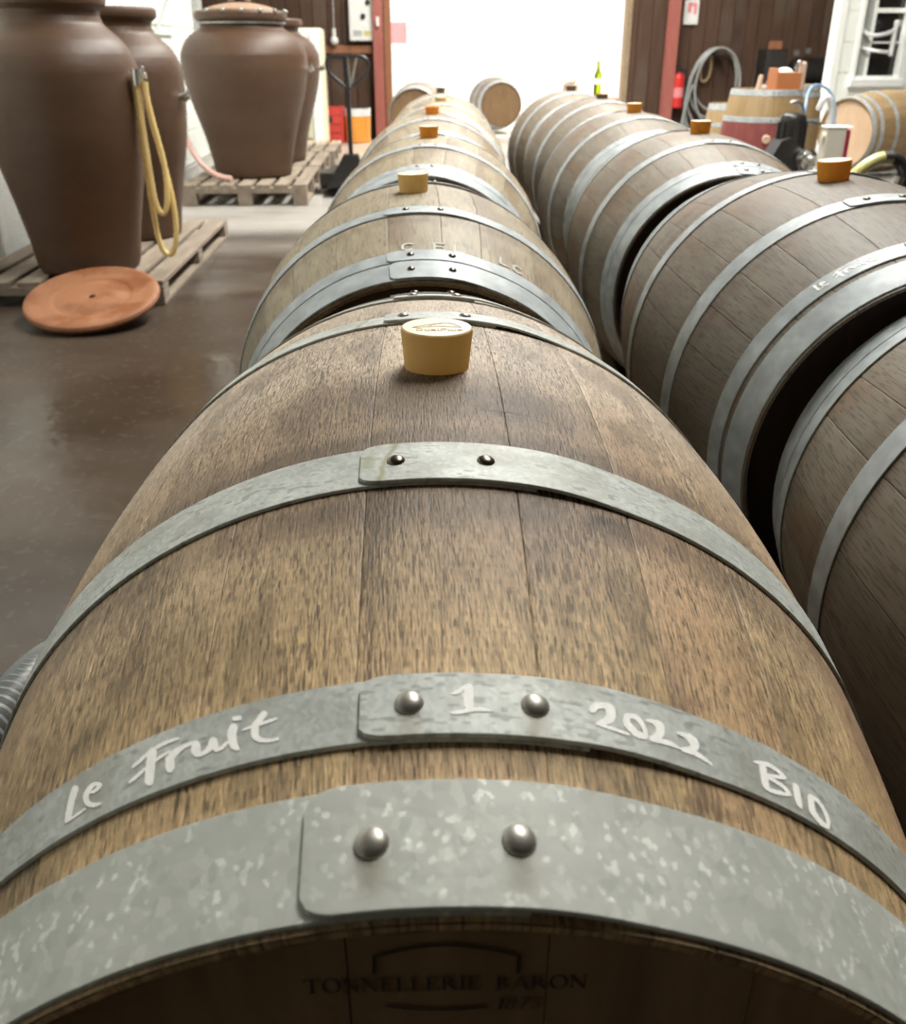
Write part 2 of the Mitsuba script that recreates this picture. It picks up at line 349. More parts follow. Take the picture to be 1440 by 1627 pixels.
while x < X1 - 0.05:
    w = 0.15 + 0.03 * RNG.random()
    a, b = x, min(x + w, X1)
    x = b
    if a < DOOR_L - 0.03 < b: b = DOOR_L - 0.03
    if a < DOOR_R + 0.02 < b: a = DOOR_R + 0.02
    if b - a < 0.03: continue
    z0 = DOOR_H if (a >= DOOR_L - 0.031 and b <= DOOR_R + 0.021) else 0.0
    m = bx(a + 0.003, b - 0.003, Y1 + 0.022 - 0.012 * RNG.random(), Y1 + 0.06, z0, ROOF - 0.01, 0.006)
    if -3.2 < (a + b) / 2 < 6.0 and z0 == 0.0:
        add('plank', m, 'dark_plank', 'wall_back', smooth=False, uv=np.full((len(m.vertices), 2), [RNG.integers(0, 60) + 0.5, 0.5]))
    else:
        pl.append(m)
add('upper_boarding', cat(pl), 'dark_plank', 'wall_back', smooth=False, kind='stuff')
add('rail', bx(-1.6, -0.34, Y1 - 0.05, Y1 + 0.01, 0.97, 1.06, 0.006), 'jamb_wood', 'wall_back', smooth=False, label='brown horizontal timber rail')
struct('trim_1', bx(-0.205, -0.118, Y1 - 0.04, Y1 + 0.17, 0, DOOR_H, 0.006), 'jamb_wood', 'orange brown timber jamb at the left of the doorway')
struct('trim_2', bx(2.76, 2.83, Y1 - 0.02, Y1 + 0.17, 0, DOOR_H, 0.006), 'timber', 'grey timber edge at the right of the doorway')
struct('wall_front', bx(X0, X1, Y0 - 0.15, Y0, 0, ROOF), 'plaster', 'wall behind the viewer')
struct('wall_right', bx(X1, X1 + 0.15, Y0, Y1, 0, ROOF), 'plaster', 'far right wall of the hall')
struct('wall_far_left', bx(X0 - 0.15, X0, Y0, Y1, 0, ROOF), 'plaster', 'far left wall of the hall')
# roof with translucent daylight panels
RL = [(0.9, 2.1, 1.5, 10.2)]
roof = sbox(X0 - 0.2, Y0 - 0.2, X1 + 0.2, Y1 + 0.3)
for a, b, c, d in RL: roof = roof.difference(sbox(a, c, b, d))
rm = extrude(roof, 0.1); rm.apply_translation((0, 0, ROOF))
struct('ceiling', rm, 'roof_dark', 'dark roof with daylight panels')
for i, (a, b, c, d) in enumerate(RL):
    v = np.array([[a, c, ROOF + 0.05], [a, d, ROOF + 0.05], [b, d, ROOF + 0.05], [b, c, ROOF + 0.05]])
    struct(f'window_{i + 2}', trimesh.Trimesh(v, [[0, 1, 2], [0, 2, 3]], process=False), 'white_plastic', 'translucent daylight panel in the roof',
           emitter={'type': 'area', 'radiance': {'type': 'rgb', 'value': list(ROOF_LIGHT)}})

# pillars
def i_beam(x, y, h, w=0.11, d=0.12, t=0.012):
    return cat([bx(x - w / 2, x + w / 2, y - d / 2, y - d / 2 + t, 0, h, 0.002), bx(x - w / 2, x + w / 2, y + d / 2 - t, y + d / 2, 0, h, 0.002), bx(x - t / 2, x + t / 2, y - d / 2 + t, y + d / 2 - t, 0, h)])
struct('pillar', i_beam(-0.272, 11.86, ROOF, 0.12), 'red_steel', 'red painted steel post left of the doorway')
add('cable_clip', bx(-0.29, -0.255, 11.76, 11.80, 1.26, 1.36, 0.006), 'white_plastic', 'pillar', smooth=False, label='small white bracket')
struct('pillar', i_beam(3.31, 11.86, ROOF, 0.13), 'red_steel', 'red painted steel post right of the doorway beside the fire extinguisher')

# left: the white panelled cold room
WX = -2.02
k = struct('wall_left', bx(WX - 0.10, WX - 0.02, -3.0, 9.88, 0.0, 3.0), 'white_panel', 'white panelled cold room wall behind the clay jars')
for iy, (ya, yb) in enumerate([(-3.0, 1.2), (1.2, 4.08), (5.1, 7.9), (8.6, 9.88), (7.9, 8.6), (4.08, 5.1)]):
    for iz in range(10):
        z0, z1 = 0.03 + iz * 0.29, 0.03 + (iz + 1) * 0.29
        if ya == 7.9 and z1 > 0.80 and z0 < 1.16: continue
        if ya == 4.08 and z0 < 2.0: continue
        add('panel', bx(WX - 0.03, WX + 0.004, ya + 0.003, yb - 0.003, z0 + 0.004, z1 - 0.004, 0.004), 'white_panel', k, smooth=False)
add('corner_post', bx(WX - 0.12, WX + 0.02, 9.86, 9.92, 0, 3.0, 0.006), 'white_panel', k, smooth=False)
k = struct('window_1', bx(WX - 0.06, WX - 0.028, 7.93, 8.57, 0.83, 1.12), 'window_dark', 'small dark window in the white left wall')
add('frame', cat([bx(WX - 0.03, WX + 0.012, 7.9, 8.6, 1.12, 1.16), bx(WX - 0.03, WX + 0.012, 7.9, 8.6, 0.80, 0.84), bx(WX - 0.03, WX + 0.012, 7.9, 7.94, 0.84, 1.12), bx(WX - 0.03, WX + 0.012, 8.56, 8.6, 0.84, 1.12)]), 'white_panel', k, smooth=False)
k = struct('door_1', bx(WX - 0.06, WX - 0.02, 4.13, 5.05, 0.02, 1.95), 'grey_paint', 'grey door in the white left wall behind the front jar')
add('door_frame', cat([bx(WX - 0.02, WX + 0.03, 4.08, 4.16, 0, 2.0, 0.005), bx(WX - 0.02, WX + 0.03, 5.02, 5.1, 0, 2.0, 0.005), bx(WX - 0.02, WX + 0.03, 4.08, 5.1, 1.95, 2.02, 0.005)]), 'white_panel', k, smooth=False)
add('rain_pipe', tube([(WX + 0.06, 9.62, 0.95), (WX + 0.06, 9.62, 3.0)], 0.04, 14, 4, spline=False), 'grey_paint', label='grey vertical pipe on the white wall beside the second pair of jars', cat='pipe')
add('conduit', tube([(WX + 0.03, 7.8, 1.10), (WX + 0.03, 8.35, 1.33), (WX + 0.03, 8.9, 1.62)], 0.012, 8, 24), 'grey_paint', label='thin grey cable sloping up the white wall above the small dark window', cat='cable')

# right: the white partition with the window opening
PY = 9.0
WLx0, WLx1, WLz0, WLz1 = 4.36, 4.83, 0.78, 1.9
k = struct('partition_wall', cat([bx(4.18, WLx0 - 0.03, PY + 0.01, PY + 0.12, 0, 3.0), bx(WLx1 + 0.03, 7.4, PY + 0.01, PY + 0.12, 0, 3.0), bx(WLx0 - 0.03, WLx1 + 0.03, PY + 0.01, PY + 0.12, 0, WLz0), bx(WLx0 - 0.03, WLx1 + 0.03, PY + 0.01, PY + 0.12, WLz1, 3.0)]), 'white_panel', 'white panelled partition on the right with a tall dark window')
for xa, xb in [(4.20, WLx0 - 0.02), (WLx1 + 0.02, 5.9), (5.9, 7.4)]:
    for iz in range(11):
        add('panel', bx(xa + 0.003, xb - 0.003, PY - 0.006, PY + 0.02, 0.01 + iz * 0.265 + 0.004, 0.01 + (iz + 1) * 0.265 - 0.004, 0.004), 'white_panel', k, smooth=False)
add('corner_post', bx(4.12, 4.20, PY - 0.02, PY + 0.14, 0, 3.0, 0.006), 'white_panel', k, smooth=False)
k = struct('window_7', bx(WLx0, WLx1, PY + 0.09, PY + 0.10, WLz0, WLz1), 'window_dark', 'tall dark window with chrome fittings in the white partition')
add('frame', cat([bx(WLx0 - 0.03, WLx0 + 0.015, PY - 0.015, PY + 0.12, WLz0 - 0.02, WLz1, 0.004), bx(WLx1 - 0.035, WLx1 + 0.03, PY - 0.015, PY + 0.12, WLz0 - 0.02, WLz1, 0.004), bx(WLx0 + 0.015, WLx1 - 0.035, PY - 0.01, PY + 0.12, WLz1 - 0.05, WLz1, 0.004), bx(WLx0 + 0.13, WLx0 + 0.155, PY + 0.05, PY + 0.09, WLz0, WLz1 - 0.05, 0.003), bx(WLx0 + 0.155, WLx1 - 0.035, PY + 0.05, PY + 0.09, 1.06, 1.075, 0.003), bx(WLx0 + 0.14, WLx1 - 0.035, PY + 0.05, PY + 0.09, 1.32, 1.36, 0.003)]), 'white_panel', k, smooth=False)
add('reveal', bx(WLx0 + 0.015, WLx0 + 0.13, PY + 0.07, PY + 0.095, WLz0, WLz1 - 0.05), 'grey_paint', k, smooth=False)
add('sill', bx(WLx0 - 0.05, WLx1 + 0.02, PY - 0.06, PY + 0.1, WLz0 - 0.10, WLz0 - 0.02, 0.01), 'white_plastic', k, smooth=False)
t = thing('window_latch', 'chrome window latch and stay projecting from the tall window on the right', 'latch')
add('arm', tube([(4.40, PY + 0.06, 1.19), (4.46, PY - 0.05, 1.13), (4.56, PY - 0.09, 1.14), (4.64, PY - 0.10, 1.17)], 0.018, 10, 24), 'satin_chrome', t)
add('arm', tube([(4.40, PY + 0.06, 1.03), (4.50, PY - 0.04, 1.00), (4.63, PY - 0.08, 0.985)], 0.016, 10, 24), 'satin_chrome', t)
add('bracket', bx(4.635, 4.665, PY - 0.12, PY - 0.06, 0.95, 1.20, 0.008), 'satin_chrome', t, smooth=False)
add('knob', lathe([(0, 0), (0.03, 0), (0.034, 0.01), (0.034, 0.045), (0.028, 0.055), (0, 0.055)], 20), 'satin_chrome', t, M=mat((4.665, PY - 0.09, 1.20)))

# outside: a flag-like banner on two posts
t = thing('yard_banner', 'pink red banner on thin posts in the bright yard, seen past the left post', 'banner')
add('cloth', bx(-0.17, 0.10, 19.98, 20.0, 1.14, 1.52, 0.004), 'banner_cloth', t, smooth=False)
for x_ in (-0.19, 0.12):
    add('post', tube([(x_, 20.0, -0.05), (x_, 20.0, 1.75)], 0.02, 10, 3, spline=False), 'grey_paint', t)

# ---------------------------------------------------------------- barrels
Rb, Rh, Lh = 0.3375, 0.2815, 0.475
class Spec:
    def __init__(s, Rb=Rb, Rh=Rh, Lh=Lh, end=0.4835):
        s.Rb, s.Rh, s.Lh, s.end = Rb, Rh, Lh, end
    def r(s, y):
        return s.Rb - (s.Rb - s.Rh) * (np.asarray(y, float) / s.Lh) ** 2
FULL = Spec()

def cyl(th, y, r):
    return np.stack([r * np.sin(th), np.broadcast_to(y, np.shape(th + r)) * 1.0, r * np.cos(th)], -1)

def grid_faces(n, m, off=0, flip=False):
    i, j = np.meshgrid(np.arange(n - 1), np.arange(m - 1), indexing='ij')
    a = off + i * m + j
    q = np.stack([a, a + 1, a + m + 1, a + m], -1).reshape(-1, 4)
    f = np.vstack([q[:, [0, 1, 2]], q[:, [0, 2, 3]]])
    return f[:, ::-1] if flip else f

def stave_mesh(sp, t0, t1, uid, near, ya=None, yb=None):
    """one stave: outer face (with eased edges), sides, inner face, ends."""
    ya = -sp.end if ya is None else ya; yb = sp.end if yb is None else yb
    ny, nt = (49, 9) if near else (17, 5)
    y = np.linspace(ya, yb, ny)
    if yb - ya > 1.9 * sp.end: y = np.r_[ya, ya + 0.012, ya + 0.024, ya + 0.036, np.linspace(ya + 0.06, yb - 0.06, ny - 8), yb - 0.036, yb - 0.024, yb - 0.012, yb]
    g = 0.00012 if near else 0.0003
    R = sp.r(y)
    e = 0.0011 if near else 0.0015
    inner = np.linspace(0, 1, nt)
    V, F, U = [], [], []
    def sheet(cols, flip=False):
        off = sum(len(v) for v in V)
        bev = 0.004 + 0.022 * np.clip((sp.end - 0.002 - np.abs(y)) / 0.034, 0, 1)
        P = np.stack([cyl(np.array(th), y, R + (dr_ if dr_ > -0.02 else -bev)) for th, dr_ in cols], 1)   # ny, m, 3
        uu = np.stack([(th - t0) * R for th, dr_ in cols], 1)
        V.append(P.reshape(-1, 3)); U.append(np.stack([uid + np.clip(uu, 0.0, 0.2), np.repeat((y + 0.5)[:, None], len(cols), 1)], -1).reshape(-1, 2))
        F.append(grid_faces(ny, len(cols), off, flip))
    a0, a1 = t0 + g / sp.Rb, t1 - g / sp.Rb
    w = e / sp.Rb
    drop = 0.0007 if near else 0.0008
    cols = [(a0, -drop)] + [(a0 + w + (a1 - a0 - 2 * w) * s, 0.0) for s in inner] + [(a1, -drop)]
    sheet(cols)
    sheet([(a0, -0.026), (a0, -drop)])
    sheet([(a1, -drop), (a1, -0.026)])
    sheet([(a1, -0.026), ((a0 + a1) / 2, -0.026), (a0, -0.026)])
    for yy, fl in ((ya, True), (yb, False)):
        off = sum(len(v) for v in V)
        r = sp.r(yy); th = np.linspace(a0, a1, 4)
        P = np.stack([cyl(th, yy, r - (0.004 if abs(yy) > sp.end - 0.01 else 0.026)), cyl(th, yy, r - drop)], 0)
        V.append(P.reshape(-1, 3)); U.append(np.stack([uid + np.tile((th - t0) * r, 2), np.full(8, yy + 0.5)], -1))
        F.append(grid_faces(2, 4, off, not fl))
    return trimesh.Trimesh(np.vstack(V), np.vstack(F), process=False), np.vstack(U)

def hoop_mesh(sp, y0, y1, ths, lap, near, thick=0.0018):
    n = 360 if near else 110
    thick = 0.0021 if near else thick
    s = np.r_[np.linspace(0, 0.06, 8 if near else 4)[:-1], np.linspace(0.06, 2 * PI + lap, n)]
    off = 0.0004 + (thick + 0.0003) * (1 - np.clip((s - lap) / 0.22, 0, 1) ** 2 * (3 - 2 * np.clip((s - lap) / 0.22, 0, 1)))
    hw, ym = (y1 - y0) / 2, (y0 + y1) / 2
    narrow = np.where(s < 0.05, 0.70 + 0.30 * np.sqrt(np.clip(1 - (1 - s / 0.05) ** 2, 0, 1)), 1.0)
    h = hw * narrow
    th = ths + s
    ra, rb = sp.r(y0), sp.r(y1)
    c = 0.0005
    ring = [(-1, 0.0, 0), (-1, thick - c, 0), (-1, thick, c), (1, thick, -c), (1, thick - c, 0), (1, 0.0, 0)]
    P = []
    for sg, dr_, dy in ring:
        yy = ym + sg * h + dy
        r = ra + (rb - ra) * (yy - y0) / (y1 - y0) + off + dr_
        P.append(np.stack([r * np.sin(th), yy, r * np.cos(th)], -1))
    m = len(ring)
    # six separate strips so that edges stay crisp
    V, F, U = [], [], []
    for k in range(m):
        a, b = P[k], P[(k + 1) % m]
        o = sum(len(v) for v in V)
        V.append(np.stack([a, b], 1).reshape(-1, 3))
        U.append(np.stack([np.stack([sp.Rb * s, a[:, 1]], -1), np.stack([sp.Rb * s, b[:, 1]], -1)], 1).reshape(-1, 2))
        F.append(grid_faces(len(s), 2, o, False))
    o = sum(len(v) for v in V)
    for i, fl in ((0, False), (len(s) - 1, True)):
        q = np.array([p[i] for p in P]); V.append(q); U.append(np.full((m, 2), [s[i], 0.0]))
        f = np.array([[o, o + k, o + k + 1] for k in range(1, m - 1)])
        F.append(f if fl else f[:, ::-1]); o += m
    me = trimesh.Trimesh(np.vstack(V), np.vstack(F), process=False)
    u = np.vstack(U); u[:, 0] += 3.1 * ((y0 + 1) % 1)
    def outer(th_, y_):
        q = np.clip((np.mod(np.asarray(th_) - ths, 2 * PI) - lap) / 0.22, 0, 1)
        return ra + (rb - ra) * (y_ - y0) / (y1 - y0) + 0.0004 + thick + (thick + 0.0003) * (1 - q * q * (3 - 2 * q))
    return me, u, outer

RIVET = {}
def rivet_mesh(r, h, near):
    n = 24 if near else 10
    a = np.linspace(0, PI / 2, 9 if near else 4)
    m = lathe([(r * math.cos(t), h * math.sin(t) ** 1.0) for t in a[:-1]] + [(0, h)], n)
    return m

def on_surface(th, y, r, slope=0.0):
    """frame whose z points away from the barrel's axis at (th, y)."""
    m = np.eye(4)
    nz = np.array([math.sin(th), 0, math.cos(th)])
    ex = np.array([math.cos(th), 0, -math.sin(th)])
    nz = nz + np.array([0, -slope, 0]); nz /= np.linalg.norm(nz)
    ey = np.cross(nz, ex)
    m[:3, 0], m[:3, 1], m[:3, 2], m[:3, 3] = ex, ey, nz, (r * math.sin(th), y, r * math.cos(th))
    return m

def flat_on_hoop(rings, rf, shift=(0, 0), lift=0.00025):
    """painted strokes given as rings of (angle, position along the axis), laid on a hoop's outer face."""
    ms = []
    for q in rings:
        ext = [(a * 0.33, y) for a, y in q[0]]
        g = Polygon(ext, [[(a * 0.33, y) for a, y in r] for r in q[1:]]).buffer(0)
        for p in polys(g):
            v, f = trimesh.creation.triangulate_polygon(p, engine='earcut')
            m = trimesh.Trimesh(np.c_[v, np.zeros(len(v))], f, process=False)
            v, f = trimesh.remesh.subdivide_to_size(m.vertices, m.faces, 0.006)
            th = v[:, 0] / 0.33 + shift[0]; y = v[:, 1] + shift[1]
            r = rf(th, y) + lift
            ms.append(trimesh.Trimesh(np.stack([r * np.sin(th), y, r * np.cos(th)], -1), f, process=False))
    m = cat(ms)
    n = m.face_normals
    bad = (n[:, 0] * m.triangles_center[:, 0] + n[:, 2] * m.triangles_center[:, 2]) < 0
    F = m.faces.copy(); F[bad] = F[bad][:, ::-1]
    return trimesh.Trimesh(m.vertices, F, process=False)

STD = [(-0.481, -0.430, 0.30), (-0.427, -0.392, 0.30), (-0.212, -0.170, 0.26), (0.170, 0.212, 0.26), (0.392, 0.427, 0.3), (0.430, 0.481, 0.3)]
BARREL_NO = [0]

def barrel(label, M, sp=FULL, hoops=STD, laps=None, rivets=None, near=False, wood='oak_far', metal='galv_far', head='oak_head', n_staves=26, edges=None,
           group=None, rivet_r=0.006, name='wine_barrel', boards=True, rivet_mat='rivet_dark', category='barrel'):
    t = thing(name, label, category, group)
    b = BARREL_NO[0]; BARREL_NO[0] += 1
    if edges is None:
        w = 1 + 0.22 * (RNG.random(n_staves) - 0.5) * 2
        edges = np.r_[0, np.cumsum(w)] / w.sum() * 2 * PI + RNG.random() * 0.2 - PI
        first = 0
    ns = len(edges) - 1
    for k in range(ns):
        uid = 64.0 * b + (k if near is False else (k) % 64)
        m, u = stave_mesh(sp, edges[k], edges[k + 1], uid, near)
        add('stave', m, wood, t, smooth=True, uv=u, M=M)
    out = []
    for i, (y0, y1, lap) in enumerate(hoops):
        ths = laps[i] if laps and laps[i] is not None else -0.16 + 0.12 * (RNG.random() - 0.5)
        m, u, rf = hoop_mesh(sp, y0, y1, ths, lap, near)
        mm = metal[i] if isinstance(metal, (list, tuple)) else metal
        h = add('hoop', m, mm, t, smooth=True, uv=u, M=M)
        rv = rivets[i] if rivets and rivets[i] is not None else (ths + 0.07, ths + 0.20)
        ym = (y0 + y1) / 2
        slope = (sp.r(y1) - sp.r(y0)) / (y1 - y0)
        rr = rivet_r if not isinstance(rivet_r, (list, tuple)) else rivet_r[i]
        rm_ = rivet_mat[i] if isinstance(rivet_mat, (list, tuple)) else rivet_mat
        key = (rr, near)
        for th in rv:
            dict_ = RIVET.setdefault((key, rm_), mikit.ply(rivet_mesh(rr, rr * 0.55, near), rm_, smooth=50))
            kk = numbered(f'{h}__rivet')
            scene[kk] = {**dict_, 'to_world': T((np.asarray(M) @ on_surface(th, ym, rf(th, ym) - 0.0002, slope)).tolist())}
        out.append((h, rf))
    # the two heads, each of jointed boards
    for sg in (-1, 1):
        yh = sg * (sp.end - 0.038)
        R = float(sp.r(yh)) - 0.024
        e = np.array([-1.0, -0.60, -0.150, 0.166, 0.50, 0.77, 1.0]) * R * 1.0
        disc = Point(0, 0).buffer(R, 48)
        g = 0.0003
        for j in range(6):
            p = disc.intersection(sbox(e[j] + g, -1, e[j + 1] - g, 1))
            m = extrude(p, 0.022)
            m.apply_translation((0, 0, -0.011))
            m.apply_transform(trimesh.transformations.rotation_matrix(PI / 2, [1, 0, 0]))
            m.apply_translation((0, yh + sg * 0.0006 * (j % 2), 0))
            add('head_board', m, head, t, smooth=False, M=M)
    return t, out

def bung(label, M, th=0.014, sp=FULL, r=0.0286, h=0.031, mats=('silicone_cream', 'silicone_top_lit'), y=0.0, name='silicone_bung', group=None):
    t = thing(name, label, 'bung', group)
    base = float(sp.r(y)) - 0.012
    rb = r * 0.86
    P = np.asarray(M) @ on_surface(th, y, base)
    H = h + 0.012
    body = lathe([(0, 0), (rb, 0), (rb + (r - rb) * 0.28, 0.012)] + [(rb + (r - rb) * s, H * s) for s in (0.5, 0.75, 0.93)] + [(r - 0.0004, H - 0.0006), (r - 0.0012, H), (0, H)], 48)
    add('body', body, mats[0], t, smooth=35, M=P)
    add('top_face', lathe([(0, H + 0.0003), (r - 0.0016, H + 0.0003), (r - 0.0014, H - 0.0003), (0, H - 0.0003)][::-1], 40), mats[1], t, smooth=35, M=P)
    return t, P, H

